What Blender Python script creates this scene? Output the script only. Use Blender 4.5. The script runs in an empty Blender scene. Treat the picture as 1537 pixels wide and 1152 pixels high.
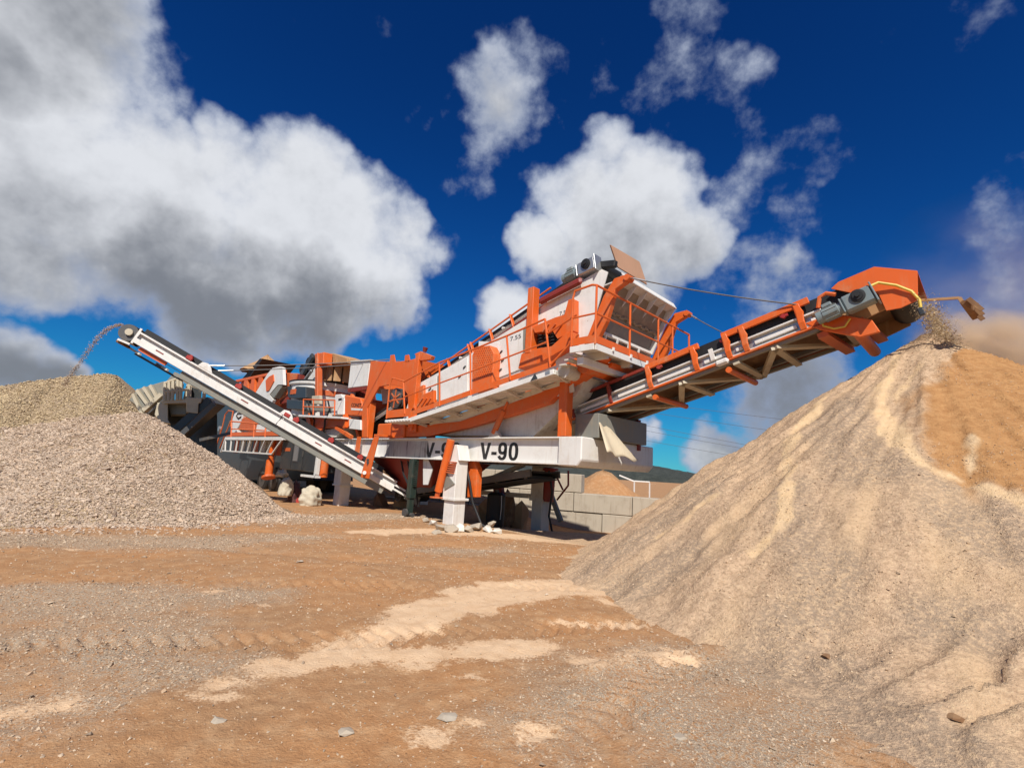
import bpy, bmesh, math, random
import numpy as np
from mathutils import Vector, Matrix

random.seed(7); RNG = np.random.default_rng(11)
scene = bpy.context.scene
COL = scene.collection

# ------------------------------------------------------------------ camera
IMG_W, IMG_H, FPX = 1537.0, 1152.0, 740.0
CXP, CYP = 768.5, 576.0
ROLL = math.atan(0.06)
PITCH = math.atan((709.0 - CYP) * math.cos(ROLL) / FPX)
CAM_H = 1.2
FW = np.array([0, math.cos(PITCH), math.sin(PITCH)])
_r0 = np.array([1.0, 0, 0]); _u0 = np.cross(_r0, FW)
RT = math.cos(ROLL) * _r0 + math.sin(ROLL) * _u0
UP = -math.sin(ROLL) * _r0 + math.cos(ROLL) * _u0
CAMP = np.array([0, 0, CAM_H])
cam_d = bpy.data.cameras.new('camera'); cam = bpy.data.objects.new('camera', cam_d); COL.objects.link(cam)
cam_d.sensor_width = 36.0; cam_d.lens = 36.0 * FPX / IMG_W
cam_d.clip_start = 0.05; cam_d.clip_end = 9000
cam.matrix_world = Matrix(((RT[0], UP[0], -FW[0], 0), (RT[1], UP[1], -FW[1], 0), (RT[2], UP[2], -FW[2], CAM_H), (0, 0, 0, 1)))
scene.camera = cam

def ray(x, y):
    return FW + (x - CXP) / FPX * RT + (CYP - y) / FPX * UP
def ground_at(x, y, z=0.0):
    d = ray(x, y); return CAMP + d * ((z - CAM_H) / d[2])
def at_depth(x, y, Y):
    d = ray(x, y); return CAMP + d * (Y / d[1])
# plant frame: u along the trailer (towards the big conveyor), v across it (away from the viewer), z up
O = ground_at(680, 785)
_d1 = ray(0, 709.0 - 0.06 * CXP); _d1[2] = 0; _d1 /= np.linalg.norm(_d1)
EU = -_d1; EV = np.array([-EU[1], EU[0], 0.0])
ROTZ = math.atan2(EU[1], EU[0])
def Wd(u, v, z=0.0): return O + u * EU + v * EV + np.array([0, 0, z])
def toM(p): q = np.asarray(p) - O; return (float(q @ EU), float(q @ EV), float(p[2]))
def V(x, y, v):                      # image point seen on the plane v = const, in plant coordinates
    d = ray(x, y); t = (v - (CAMP - O) @ EV) / (d @ EV); return toM(CAMP + t * d)
def Q(x, y, u):                      # ... on the plane u = const
    d = ray(x, y); t = (u - (CAMP - O) @ EU) / (d @ EU); return toM(CAMP + t * d)
def Zp(x, y, z): return toM(ground_at(x, y, z))

# ------------------------------------------------------------------ light: sun + sky with clouds
SUN_L = (-1.02 * EU + 1.02 * EV) + np.array([0, 0, -1.5]); SUN_L /= np.linalg.norm(SUN_L)   # travel direction of the light
SUN_EL = math.asin(-SUN_L[2]); SUN_AZ = math.atan2(-SUN_L[0], -SUN_L[1])        # from +Y, clockwise
sd = bpy.data.lights.new('sun', 'SUN'); sd.energy = 5.0; sd.angle = math.radians(0.53); sd.color = (1.0, 0.945, 0.86)
so = bpy.data.objects.new('sun', sd); COL.objects.link(so); so.location = (-8, -20, 30)
so.rotation_euler = Vector(SUN_L).to_track_quat('-Z', 'Y').to_euler()

world = bpy.data.worlds.new('World'); scene.world = world; world.use_nodes = True
def N(nt, t, **kw):
    n = nt.nodes.new(t)
    for k, v in kw.items():
        if k.startswith('i_'):
            key = k[2:]; key = int(key) if key.isdigit() else key
            n.inputs[key].default_value = v
        else: setattr(n, k, v)
    return n
def math_n(nt, op, a, b=None, c=None, clamp=False):
    n = nt.nodes.new('ShaderNodeMath'); n.operation = op; n.use_clamp = clamp
    for i, x in enumerate((a, b, c)):
        if x is None: continue
        if isinstance(x, (int, float)): n.inputs[i].default_value = x
        else: nt.links.new(x, n.inputs[i])
    return n.outputs[0]
def vmath(nt, op, a, b=None, out=0):
    n = nt.nodes.new('ShaderNodeVectorMath'); n.operation = op
    for i, x in enumerate((a, b)):
        if x is None: continue
        if isinstance(x, (tuple, list)): n.inputs[i].default_value = x
        elif isinstance(x, (int, float)): n.inputs['Scale'].default_value = x
        else: nt.links.new(x, n.inputs[i])
    return n.outputs[out]
def smooth(nt, x, a, b, lo=0.0, hi=1.0):
    n = nt.nodes.new('ShaderNodeMapRange'); n.interpolation_type = 'SMOOTHSTEP'
    nt.links.new(x, n.inputs[0])
    for i, v in zip((1, 2, 3, 4), (a, b, lo, hi)): n.inputs[i].default_value = v
    return n.outputs[0]
def mixc(nt, f, a, b, blend='MIX'):
    n = nt.nodes.new('ShaderNodeMix'); n.data_type = 'RGBA'; n.blend_type = blend; n.clamp_factor = True
    for i, x in ((0, f), (6, a), (7, b)):
        if isinstance(x, (int, float)): n.inputs[i].default_value = x
        elif isinstance(x, (tuple, list)): n.inputs[i].default_value = tuple(x) + (1,) * (4 - len(x))
        else: nt.links.new(x, n.inputs[i])
    return n.outputs[2]

# cumulus lumps: directions on the sky sphere, (x, y, radius, strength) read off the picture only to find the direction
CLOUDS = [(-80, 60, 260, 1), (80, 60, 160, 1), (60, 210, 200, 1.05), (185, 245, 112, 1), (165, 345, 160, 1.05), (295, 335, 108, 1),
          (358, 275, 84, .95), (440, 290, 105, 1), (400, 400, 150, 1.1), (530, 340, 95, 1), (560, 415, 100, 1), (600, 350, 60, .8), (330, 450, 110, 1), (500, 455, 90, 1),
          (650, 378, 48, .42), (-90, 260, 190, 1.1), (45, 390, 95, .9), (130, 440, 60, .5),
          (20, 548, 66, 1), (75, 562, 40, .9),
          (748, 145, 88, .58), (795, 95, 55, .30), (632, 165, 40, .30), (705, 250, 46, .26),
          (985, 115, 75, .22), (1045, 30, 80, .23), (1100, 100, 52, .30), (905, 120, 36, .22),
          (890, 330, 110, 1), (815, 375, 66, 1), (970, 290, 92, .95), (1000, 360, 85, .95), (930, 400, 110, 1), (925, 215, 50, .62),
          (765, 468, 52, 1), (1140, 440, 95, .42), (1180, 590, 105, .62), (1080, 690, 62, .95), (965, 640, 32, .7),
          (1190, 235, 70, .26), (1185, 325, 56, .26), (1095, 300, 55, .27), (1490, 430, 120, .20)]
GREY = [(70, 410, 100, .55), (330, 470, 110, 1.0), (250, 435, 110, .8), (460, 495, 110, 1.0), (560, 490, 70, .6), (-60, 390, 110, .5), (30, 330, 120, .3), (150, 465, 80, .6),
        (930, 430, 100, .35), (1010, 410, 80, .3), (1190, 600, 150, 1.0), (1150, 460, 110, .5), (30, 575, 70, 1.1), (1090, 710, 60, .6), (752, 150, 90, .35), (120, 20, 100, .5), (0, 80, 70, .5)]
wt = world.node_tree; wt.nodes.clear()
tc = wt.nodes.new('ShaderNodeTexCoord'); DIR = vmath(wt, 'NORMALIZE', tc.outputs['Generated'])
def lumps(vec, lst):
    acc = None
    for (x, y, r, s) in lst:
        d = ray(x, y); L = np.linalg.norm(d); d = d / L; R2 = float((1.12 * r / FPX / L) ** 2)
        c = d * (2 * s / R2)
        v = math_n(wt, 'ADD', vmath(wt, 'DOT_PRODUCT', vec, tuple(float(q) for q in c), out=1), float(s - 2 * s / R2))
        acc = v if acc is None else math_n(wt, 'MAXIMUM', acc, v)
    return acc
def fbm(vec, sc, det=6, rough=0.58, lac=2.1):
    n = N(wt, 'ShaderNodeTexNoise'); n.inputs['Scale'].default_value = sc; n.inputs['Detail'].default_value = det; n.inputs['Roughness'].default_value = rough; n.inputs['Lacunarity'].default_value = lac
    wt.links.new(vec, n.inputs['Vector']); return n
wn = fbm(DIR, 6.0, 3, 0.6).outputs['Color']
wv = vmath(wt, 'SCALE', vmath(wt, 'SUBTRACT', wn, (0.5, 0.5, 0.5))); wv.node.inputs['Scale'].default_value = 0.13
DW = vmath(wt, 'NORMALIZE', vmath(wt, 'ADD', DIR, wv))
m0 = math_n(wt, 'MAXIMUM', lumps(DW, CLOUDS), -0.6)
# the rest of the sky carries the same broken cumulus
low = fbm(DW, 2.6, 1, 0.5).outputs['Fac']
dc = vmath(wt, 'DOT_PRODUCT', DIR, tuple(float(c) for c in FW), out=1)
m0 = math_n(wt, 'MAXIMUM', m0, math_n(wt, 'SUBTRACT', math_n(wt, 'MULTIPLY', smooth(wt, low, 0.50, 0.74, -0.6, 1.0), smooth(wt, dc, 0.62, 0.45)), 0.02))
n1 = fbm(DIR, 9.0, 7, 0.56).outputs['Fac']
n2 = fbm(vmath(wt, 'ADD', DIR, (0.014, -0.01, 0.026)), 9.0, 4, 0.56).outputs['Fac']
dens_raw = math_n(wt, 'ADD', m0, math_n(wt, 'MULTIPLY', math_n(wt, 'SUBTRACT', n1, 0.5), 1.35))
dens = smooth(wt, dens_raw, 0.13, 0.52)
thick = smooth(wt, dens_raw, 0.20, 0.85)
relief = math_n(wt, 'MULTIPLY', math_n(wt, 'SUBTRACT', n2, n1), 1.4)
g0 = math_n(wt, 'MAXIMUM', lumps(DW, GREY), smooth(wt, low, 0.60, 0.75, -0.2, 0.5))
sh = smooth(wt, math_n(wt, 'ADD', math_n(wt, 'ADD', g0, relief), math_n(wt, 'MULTIPLY', math_n(wt, 'SUBTRACT', n1, 0.5), 0.5)), -0.35, 1.0)
bright = mixc(wt, sh, (0.72, 0.74, 0.78), (0.20, 0.215, 0.245))
ccol = mixc(wt, thick, (0.30, 0.36, 0.50), bright)
sky = N(wt, 'ShaderNodeTexSky', sky_type='NISHITA'); sky.sun_disc = False
sky.sun_elevation = SUN_EL; sky.sun_rotation = SUN_AZ; sky.altitude = 300; sky.air_density = 1.0; sky.dust_density = 0.0; sky.ozone_density = 3.0
SKY_STR = 0.10
sm = vmath(wt, 'SCALE', sky.outputs[0]); sm.node.inputs['Scale'].default_value = SKY_STR
gm = N(wt, 'ShaderNodeGamma'); gm.inputs[1].default_value = 1.58
wt.links.new(mixc(wt, 1.0, sm, (0.25, 0.86, 1.33), 'MULTIPLY'), gm.inputs[0])
sq = vmath(wt, 'DIVIDE', gm.outputs[0], vmath(wt, 'ADD', vmath(wt, 'MULTIPLY', gm.outputs[0], (0.9, 0.9, 0.9)), (1.0, 1.0, 1.0)))
fin = mixc(wt, math_n(wt, 'MULTIPLY', dens, 0.97), sq, ccol)
bg = wt.nodes.new('ShaderNodeBackground'); bg.inputs['Strength'].default_value = 1.0
wo = wt.nodes.new('ShaderNodeOutputWorld'); wt.links.new(fin, bg.inputs[0]); wt.links.new(bg.outputs[0], wo.inputs[0])
try: world.cycles.sampling_method = 'MANUAL'; world.cycles.sample_map_resolution = 512
except Exception: pass

vs = scene.view_settings; vs.view_transform = 'Standard'; vs.look = 'None'; vs.exposure = 0.1; vs.gamma = 1.0; vs.use_curve_mapping = False
scene.render.engine = 'CYCLES'; scene.cycles.use_denoising = True
scene.cycles.max_bounces = 6; scene.cycles.diffuse_bounces = 3; scene.cycles.glossy_bounces = 2; scene.cycles.transparent_max_bounces = 8
scene.cycles.volume_step_rate = 2.0; scene.cycles.volume_max_steps = 128; scene.cycles.volume_bounces = 2

# ------------------------------------------------------------------ materials
def new_mat(name):
    m = bpy.data.materials.new(name); m.use_nodes = True; nt = m.node_tree
    b = nt.nodes['Principled BSDF']; return m, nt, b
def tex(nt, scale, detail=4, rough=0.55, coord=None, kind='noise'):
    n = nt.nodes.new('ShaderNodeTexNoise' if kind == 'noise' else 'ShaderNodeTexVoronoi')
    n.inputs['Scale'].default_value = scale
    if kind == 'noise': n.inputs['Detail'].default_value = detail; n.inputs['Roughness'].default_value = rough
    if coord is None:
        c = nt.nodes.new('ShaderNodeNewGeometry').outputs['Position']
    else: c = coord
    nt.links.new(c, n.inputs['Vector']); return n
def pos_scaled(nt, s):
    return vmath(nt, 'MULTIPLY', nt.nodes.new('ShaderNodeNewGeometry').outputs['Position'], s)
def bump(nt, b, h, strength, dist):
    n = nt.nodes.new('ShaderNodeBump'); n.inputs['Strength'].default_value = strength; n.inputs['Distance'].default_value = dist
    nt.links.new(h, n.inputs['Height']); nt.links.new(n.outputs[0], b.inputs['Normal'])
DUST = (0.47, 0.31, 0.17)
def paint(name, col, rough=0.42, dirt=0.35, dirtcol=DUST, streak=0.25, wear=None, metallic=0.0, spec=0.5):
    m, nt, b = new_mat(name)
    n1 = tex(nt, 1.7, 5, 0.6).outputs['Fac']; n2 = tex(nt, 9.0, 5, 0.65).outputs['Fac']
    n3 = tex(nt, 5.0, 4, 0.6, pos_scaled(nt, (2.2, 2.2, 0.22))).outputs['Fac']
    c = mixc(nt, smooth(nt, n1, 0.35, 0.7, 0.0, 0.35), col, tuple(x * 0.86 for x in col))
    d = math_n(nt, 'MULTIPLY', smooth(nt, n1, 0.42, 0.72), smooth(nt, n2, 0.35, 0.72))
    d = math_n(nt, 'ADD', math_n(nt, 'MULTIPLY', d, dirt), math_n(nt, 'MULTIPLY', smooth(nt, n3, 0.52, 0.78), streak))
    # settled dust on faces that look up
    g = nt.nodes.new('ShaderNodeNewGeometry'); sx = nt.nodes.new('ShaderNodeSeparateXYZ'); nt.links.new(g.outputs['Normal'], sx.inputs[0])
    upf = smooth(nt, sx.outputs[2], 0.55, 0.95, 0.0, 0.45)
    d = math_n(nt, 'MAXIMUM', d, math_n(nt, 'MULTIPLY', upf, smooth(nt, n2, 0.3, 0.6)), clamp=True)
    c = mixc(nt, d, c, dirtcol)
    if wear is not None:
        n4 = tex(nt, 26.0, 3, 0.7).outputs['Fac']
        c = mixc(nt, math_n(nt, 'MULTIPLY', smooth(nt, n4, 0.66, 0.72), smooth(nt, n1, 0.45, 0.6)), c, wear)
    nt.links.new(c, b.inputs['Base Color'])
    nt.links.new(math_n(nt, 'ADD', math_n(nt, 'MULTIPLY', d, 0.4), rough, clamp=True), b.inputs['Roughness'])
    b.inputs['Metallic'].default_value = metallic; b.inputs['Specular IOR Level'].default_value = spec
    bump(nt, b, n2, 0.12, 0.01)
    return m
MT = {}
MT['orange'] = paint('orange_paint', (0.70, 0.120, 0.012), 0.45, 0.45, streak=0.24, wear=(0.20, 0.07, 0.03))
MT['orange_dirty'] = paint('dusty_orange_paint', (0.56, 0.11, 0.025), 0.55, 0.75, streak=0.35)
MT['darkred'] = paint('dark_red_paint', (0.22, 0.022, 0.012), 0.6, 0.35, (0.25, 0.13, 0.07))
MT['white'] = paint('white_paint', (0.76, 0.745, 0.70), 0.42, 0.34, (0.44, 0.33, 0.22), 0.34, wear=(0.32, 0.24, 0.17))
MT['white_grimy'] = paint('grimy_white_paint', (0.62, 0.59, 0.52), 0.5, 0.6, (0.34, 0.26, 0.18), 0.45, wear=(0.25, 0.19, 0.14))
MT['beige'] = paint('beige_paint', (0.52, 0.46, 0.34), 0.55, 0.6, (0.36, 0.27, 0.18), 0.3)
MT['grey_or_shade'] = paint('grey_steel_and_shade', (0.22, 0.22, 0.19), 0.55, 0.6, (0.36, 0.28, 0.19), 0.4)  # grey steel; also puts shade into the feed chute and conveyor belly colours
MT['galv'] = paint('galvanised_steel', (0.46, 0.47, 0.47), 0.38, 0.35, (0.36, 0.29, 0.22), 0.2, metallic=0.7)
MT['steel'] = paint('dark_steel', (0.10, 0.10, 0.10), 0.5, 0.5, (0.22, 0.16, 0.10), 0.3, metallic=0.4)
MT['black'] = paint('black_rubber', (0.012, 0.012, 0.013), 0.6, 0.35, (0.045, 0.036, 0.028), 0.15)
MT['charcoal'] = paint('charcoal_paint', (0.035, 0.042, 0.046), 0.4, 0.3, (0.2, 0.15, 0.1), 0.15)
MT['green_black'] = paint('dark_green_paint', (0.018, 0.035, 0.028), 0.45, 0.35, (0.2, 0.15, 0.1), 0.2)
MT['motor'] = paint('grey_green_motor_paint', (0.19, 0.24, 0.25), 0.38, 0.45, (0.42, 0.31, 0.2), 0.2)
MT['brown_board'] = paint('rust_brown_board', (0.52, 0.30, 0.19), 0.8, 0.6, (0.45, 0.28, 0.17), 0.3)
MT['rust'] = paint('caked_dust_steel', (0.40, 0.22, 0.10), 0.9, 0.8, (0.52, 0.36, 0.20), 0.6)
MT['soil_steel'] = paint('mud_covered_steel', (0.20, 0.105, 0.05), 0.9, 0.7, (0.40, 0.24, 0.12), 0.4)
MT['conc'] = paint('cast_concrete', (0.47, 0.405, 0.315), 0.9, 0.6, (0.27, 0.20, 0.14), 0.6)
MT['yellow'] = paint('yellow_hose', (0.72, 0.50, 0.06), 0.5, 0.3)
MT['ink'] = paint('black_lettering', (0.012, 0.012, 0.012), 0.45, 0.08, streak=0.03)
MT['canvas'] = paint('cream_canvas', (0.62, 0.53, 0.38), 0.95, 0.5, (0.42, 0.28, 0.16), 0.4)
MT['sack'] = paint('woven_white_sack', (0.52, 0.47, 0.36), 0.9, 0.5, streak=0.1)
MT['redplastic'] = paint('red_plastic', (0.36, 0.03, 0.025), 0.4, 0.3)
MT['cable'] = paint('wire_rope', (0.12, 0.12, 0.12), 0.5, 0.2)
# ------------------------------------------------------------------ numpy noise
def _hash(ix, iy, seed):
    h = (ix.astype(np.int64) * 374761393 + iy.astype(np.int64) * 668265263 + seed * 144665) & 0xffffffff
    h = ((h ^ (h >> 13)) * 1274126177) & 0xffffffff
    return ((h ^ (h >> 16)) & 0xffff) / 65535.0
def vnoise(x, y, seed=0):
    ix = np.floor(x); iy = np.floor(y); fx = x - ix; fy = y - iy
    fx = fx * fx * (3 - 2 * fx); fy = fy * fy * (3 - 2 * fy)
    a = _hash(ix, iy, seed); b = _hash(ix + 1, iy, seed); c = _hash(ix, iy + 1, seed); d = _hash(ix + 1, iy + 1, seed)
    return (a * (1 - fx) + b * fx) * (1 - fy) + (c * (1 - fx) + d * fx) * fy
def fbm2(x, y, oct=4, seed=0, gain=0.5):
    s = 0; a = 1.0; t = 0
    for o in range(oct):
        s = s + a * (vnoise(x, y, seed + o * 17) - 0.5); t += a; a *= gain; x = x * 2.03 + 11.3; y = y * 2.03 - 7.7
    return s / t * 2          # about -1..1
def sstep(a, b, x):
    t = np.clip((x - a) / (b - a), 0, 1); return t * t * (3 - 2 * t)
def softmax0(h, k):          # smooth max(h, 0)
    return k * np.logaddexp(0, np.clip(h / k, -60, 60))

# ------------------------------------------------------------------ object helpers
def props(o, label=None, cat=None, group=None, kind=None):
    if label: o['label'] = label
    if cat: o['category'] = cat
    if group: o['group'] = group
    if kind: o['kind'] = kind
    return o
def np_mesh(name, verts, faces, mat, parent=None, smooth_=True, attrs=None):
    """verts (n,3), faces (m,k) numpy -> object"""
    me = bpy.data.meshes.new(name); n = len(verts); m, k = faces.shape
    me.vertices.add(n); me.vertices.foreach_set('co', np.ascontiguousarray(verts, np.float32).ravel())
    me.loops.add(m * k); me.loops.foreach_set('vertex_index', np.ascontiguousarray(faces, np.int32).ravel())
    me.polygons.add(m); me.polygons.foreach_set('loop_start', np.arange(0, m * k, k, dtype=np.int32))
    me.polygons.foreach_set('use_smooth', np.full(m, smooth_))
    for an, av in (attrs or {}).items():
        a = me.attributes.new(an, 'FLOAT', 'POINT'); a.data.foreach_set('value', np.ascontiguousarray(av, np.float32))
    me.update(calc_edges=True); me.materials.append(mat)
    o = bpy.data.objects.new(name, me); COL.objects.link(o)
    if parent is not None: o.parent = parent
    return o
def grid_faces(nx, ny):
    i = np.arange(nx - 1)[:, None] * ny + np.arange(ny - 1)[None, :]
    return np.stack([i, i + ny, i + ny + 1, i + 1], -1).reshape(-1, 4)
_OCT_V = np.array([[1, 0, 0], [-1, 0, 0], [0, 1, 0], [0, -1, 0], [0, 0, 1], [0, 0, -1]], float)
_OCT_F = np.array([[0, 2, 4], [2, 1, 4], [1, 3, 4], [3, 0, 4], [2, 0, 5], [1, 2, 5], [3, 1, 5], [0, 3, 5]])
def stones(name, pos, size, mat, parent=None, flat=0.7, origin=(0, 0, 0)):
    n = len(pos)
    v = _OCT_V[None] + RNG.uniform(-0.42, 0.42, (n, 6, 3))
    v = v * (size[:, None, None] * RNG.uniform(0.6, 1.35, (n, 1, 3)) * np.array([1, 1, flat]))
    a = RNG.uniform(0, 6.283, n); t = RNG.uniform(-0.6, 0.6, n)
    ca, sa, ct, st = np.cos(a), np.sin(a), np.cos(t), np.sin(t)
    x, y, z = v[..., 0], v[..., 1], v[..., 2]
    y, z = y * ct[:, None] - z * st[:, None], y * st[:, None] + z * ct[:, None]
    x, y = x * ca[:, None] - y * sa[:, None], x * sa[:, None] + y * ca[:, None]
    v = np.stack([x, y, z], -1) + (pos - np.asarray(origin))[:, None, :]
    f = (_OCT_F[None] + (np.arange(n) * 6)[:, None, None]).reshape(-1, 3)
    tone = np.repeat(RNG.uniform(0, 1, n), 6)
    return np_mesh(name, v.reshape(-1, 3), f, mat, parent, False, {'tone': tone})
def stone_mat(name, cols):
    m, nt, b = new_mat(name)
    at = nt.nodes.new('ShaderNodeAttribute'); at.attribute_name = 'tone'
    r = nt.nodes.new('ShaderNodeValToRGB'); e = r.color_ramp.elements
    for i, c in enumerate(cols):
        p = i / (len(cols) - 1)
        if i < 2: e[i].position = p if i == 0 else 1.0; el = e[i]
        else: el = e.new(p)
        el.position = p; el.color = tuple(c) + (1,)
    nt.links.new(at.outputs['Fac'], r.inputs[0])
    n = tex(nt, 60, 3).outputs['Fac']
    nt.links.new(mixc(nt, smooth(nt, n, 0.4, 0.7, 0, 0.35), r.outputs[0], (0.62, 0.5, 0.36)), b.inputs['Base Color'])
    b.inputs['Roughness'].default_value = 0.9; b.inputs['Specular IOR Level'].default_value = 0.2
    return m
def attr(nt, name):
    a = nt.nodes.new('ShaderNodeAttribute'); a.attribute_name = name; return a.outputs['Fac']

# ------------------------------------------------------------------ terrain shapes (world x, y)
A_R = Wd(8.32, 1.25); RIDGE_R = [(A_R[0], A_R[1], 3.62), (A_R[0] + 1.5, A_R[1] + 0.5, 3.25), (A_R[0] + 4.0, A_R[1] + 0.9, 2.9)]
pA1 = at_depth(222, 612, 10.7); pA2 = at_depth(80, 628, 10.4); pA3 = at_depth(-120, 640, 9.8)
RIDGE_A = [tuple(pA1), tuple(pA2), tuple(pA3), (pA3[0] - 4, pA3[1] - 0.6, pA3[2])]
pB1 = at_depth(178, 555, 17.6); pB2 = at_depth(90, 566, 16.8); pB3 = at_depth(-40, 583, 15.5)
RIDGE_B = [tuple(pB1), tuple(pB2), tuple(pB3), (pB3[0] - 4, pB3[1] - 1, pB3[2] - 0.2)]
def ridge_h(x, y, ridge, slope, right_mul=1.0):
    best = np.full(x.shape, -99.0)
    for (a, b) in zip(ridge[:-1], ridge[1:]):
        ax, ay, az = a; bx, by, bz = b; dx, dy = bx - ax, by - ay; L2 = dx * dx + dy * dy
        t = np.clip(((x - ax) * dx + (y - ay) * dy) / L2, 0, 1)
        ex, ey = x - (ax + t * dx), y - (ay + t * dy)
        ex = np.where(ex > 0, ex * right_mul, ex)
        best = np.maximum(best, az + t * (bz - az) - slope * np.hypot(ex, ey))
    return best
def polar(x, y, c):
    return np.hypot(x - c[0], y - c[1]), np.arctan2(y - c[1], x - c[0])
def h_right(x, y):
    w = fbm2(x * 0.55, y * 0.55, 3, 5) * 0.16
    h = ridge_h(x, y, RIDGE_R, 0.735) + w
    r, th = polar(x, y, A_R)
    # shallow runs down the slope
    h += fbm2(th * 9, r * 0.45, 4, 31) * 0.14 * sstep(0.2, 1.5, r)
    h += fbm2(x * 2.6, y * 2.6, 4, 8) * 0.065 + fbm2(x * 9, y * 9, 3, 9) * 0.024
    # slump steps low on the near side
    low = sstep(1.3, 0.35, h) * sstep(3.2, 4.3, x * 0.75 - y * 0.25 + 2.6)
    s = fbm2(x * 0.9, y * 0.9, 2, 77) * 0.5
    st = np.abs(((h + s * 0.5) / 0.12) % 1.0 - 0.35)
    h += low * (0.05 * st - 0.01)
    apron = ridge_h(x, y, [(2.45, 2.1, 0.20), (3.1, 3.0, 0.46), (5.2, 2.8, 0.95), (8.5, 2.2, 1.2)], 0.30) + w * 0.5 + fbm2(x * 2.6, y * 2.6, 3, 8) * 0.04 + fbm2(x * 9, y * 9, 3, 9) * 0.016
    s2 = fbm2(x * 0.8, y * 0.8, 3, 78)
    ph = ((y - 0.35 * x) * 2.6 + s2 * 2.2)
    apron += 0.065 * (np.abs((ph % 1.0) - 0.3) * 2 - 0.5) * sstep(1.9, 2.6, x)
    h = np.logaddexp(h * 9, apron * 9) / 9
    h = np.minimum(h, 3.53 + 0.03 * fbm2(x * 4, y * 4, 2, 3))
    return softmax0(h - 0.02, 0.11) - 0.10
def h_A(x, y):
    h = ridge_h(x, y, RIDGE_A, 0.66) + fbm2(x * 0.5, y * 0.5, 3, 15) * 0.22 + fbm2(x * 2.2, y * 2.2, 3, 18) * 0.07
    h = np.minimum(h, np.minimum(h, 2.2))
    return softmax0(h, 0.07) - 0.07
def h_B(x, y):
    h = ridge_h(x, y, RIDGE_B, 0.62, 1.7) + fbm2(x * 0.5, y * 0.5, 3, 25) * 0.14 + fbm2(x * 2, y * 2, 3, 28) * 0.04
    return softmax0(h, 0.1) - 0.1
def uv_of(x, y):
    qx, qy = x - O[0], y - O[1]; return qx * EU[0] + qy * EU[1], qx * EV[0] + qy * EV[1]
def h_ground(x, y):
    r = np.hypot(x, y)
    near = sstep(400, 30, r)
    h = near * (fbm2(x * 0.22, y * 0.22, 3, 1) * 0.05) + sstep(40, 10, r) * (fbm2(x * 1.3, y * 1.3, 4, 2) * 0.022 + fbm2(x * 6, y * 6, 4, 4) * 0.010)
    h += sstep(14, 5, r) * fbm2(x * 22, y * 22, 2, 6) * 0.006
    u, v = uv_of(x, y)
    h -= (0.16 * sstep(0.15, 1.1, v) + 0.34 * sstep(1.6, 4.6, v)) * sstep(-4.0, -0.5, u) * sstep(60, 20, v)
    # tyre ruts crossing in front of the plant
    rut = np.exp(-((y - 6.4 + 0.12 * x) / 0.16) ** 2) + np.exp(-((y - 8.1 + 0.1 * x) / 0.18) ** 2)
    h -= 0.03 * rut * sstep(12, 6, np.abs(x))
    # cleated tyre tracks
    for (ax, ay, bx, by, hw) in ((-3.5, 3.1, 3.0, 5.0, 0.17), (-4.0, 4.9, 2.4, 5.9, 0.17), (0.1, 2.3, 1.7, 4.2, 0.15), (1.3, 2.2, 3.4, 3.6, 0.17)):
        L = math.hypot(bx - ax, by - ay); ux, uy = (bx - ax) / L, (by - ay) / L
        s_ = (x - ax) * ux + (y - ay) * uy; t_ = -(x - ax) * uy + (y - ay) * ux + 0.12 * np.sin(s_ * 0.7)
        m_ = sstep(hw + .04, hw - .03, np.abs(t_)) * sstep(-.3, .5, s_) * sstep(L + .3, L - .5, s_) * (0.35 + 0.65 * sstep(-.2, .3, fbm2(x * 1.7, y * 1.7, 2, 33)))
        h += m_ * (0.017 * np.sin((s_ + np.abs(t_) * 0.6) * 6.283 / 0.13) - 0.012)
    # churned ridge of soil by the pile toe
    h += 0.05 * np.exp(-((y - 3.55 - 0.55 * (x - 1.0)) / 0.10) ** 2) * sstep(1.0, 0.3, np.abs(x - 1.15)) * (0.6 + fbm2(x * 8, y * 8, 3, 44))
    return h - 0.0

# ------------------------------------------------------------------ ground sheet
def seg_d(x, y, a, b):
    dx, dy = b[0] - a[0], b[1] - a[1]; t = np.clip(((x - a[0]) * dx + (y - a[1]) * dy) / (dx * dx + dy * dy + 1e-9), 0, 1)
    return np.hypot(x - a[0] - t * dx, y - a[1] - t * dy)
PALE = [((960, 872), (720, 890), .42), ((740, 890), (610, 935), .30), ((610, 935), (520, 978), .26), ((650, 982), (800, 972), .13), ((520, 980), (650, 980), .16),
        ((540, 985), (400, 1003), .09), ((360, 1026), (330, 1029), .05), ((290, 1048), (330, 1048), .03), ((560, 800), (660, 795), .35), ((700, 800), (880, 812), .45),
        ((0, 1072), (90, 1056), .06), ((905, 905), (925, 910), .05), ((1020, 935), (1060, 935), .08), ((840, 935), (960, 940), .04), ((880, 1000), (1010, 985), .09), ((640, 1100), (655, 1105), .03)]
GRAV = [((0, 810), (330, 815), .55), ((-300, 900), (170, 895), .55), ((0, 960), (230, 950), .45), ((150, 990), (300, 1000), .25), ((250, 890), (350, 890), .3), ((0, 1070), (110, 1050), .2),
        ((880, 1050), (980, 985), .3), ((1000, 1060), (1150, 1010), .35), ((430, 780), (640, 770), .6), ((350, 815), (470, 805), .3), ((640, 828), (760, 826), .12), ((1050, 1110), (1200, 1080), .4), ((840, 1100), (900, 1000), .2)]
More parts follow.
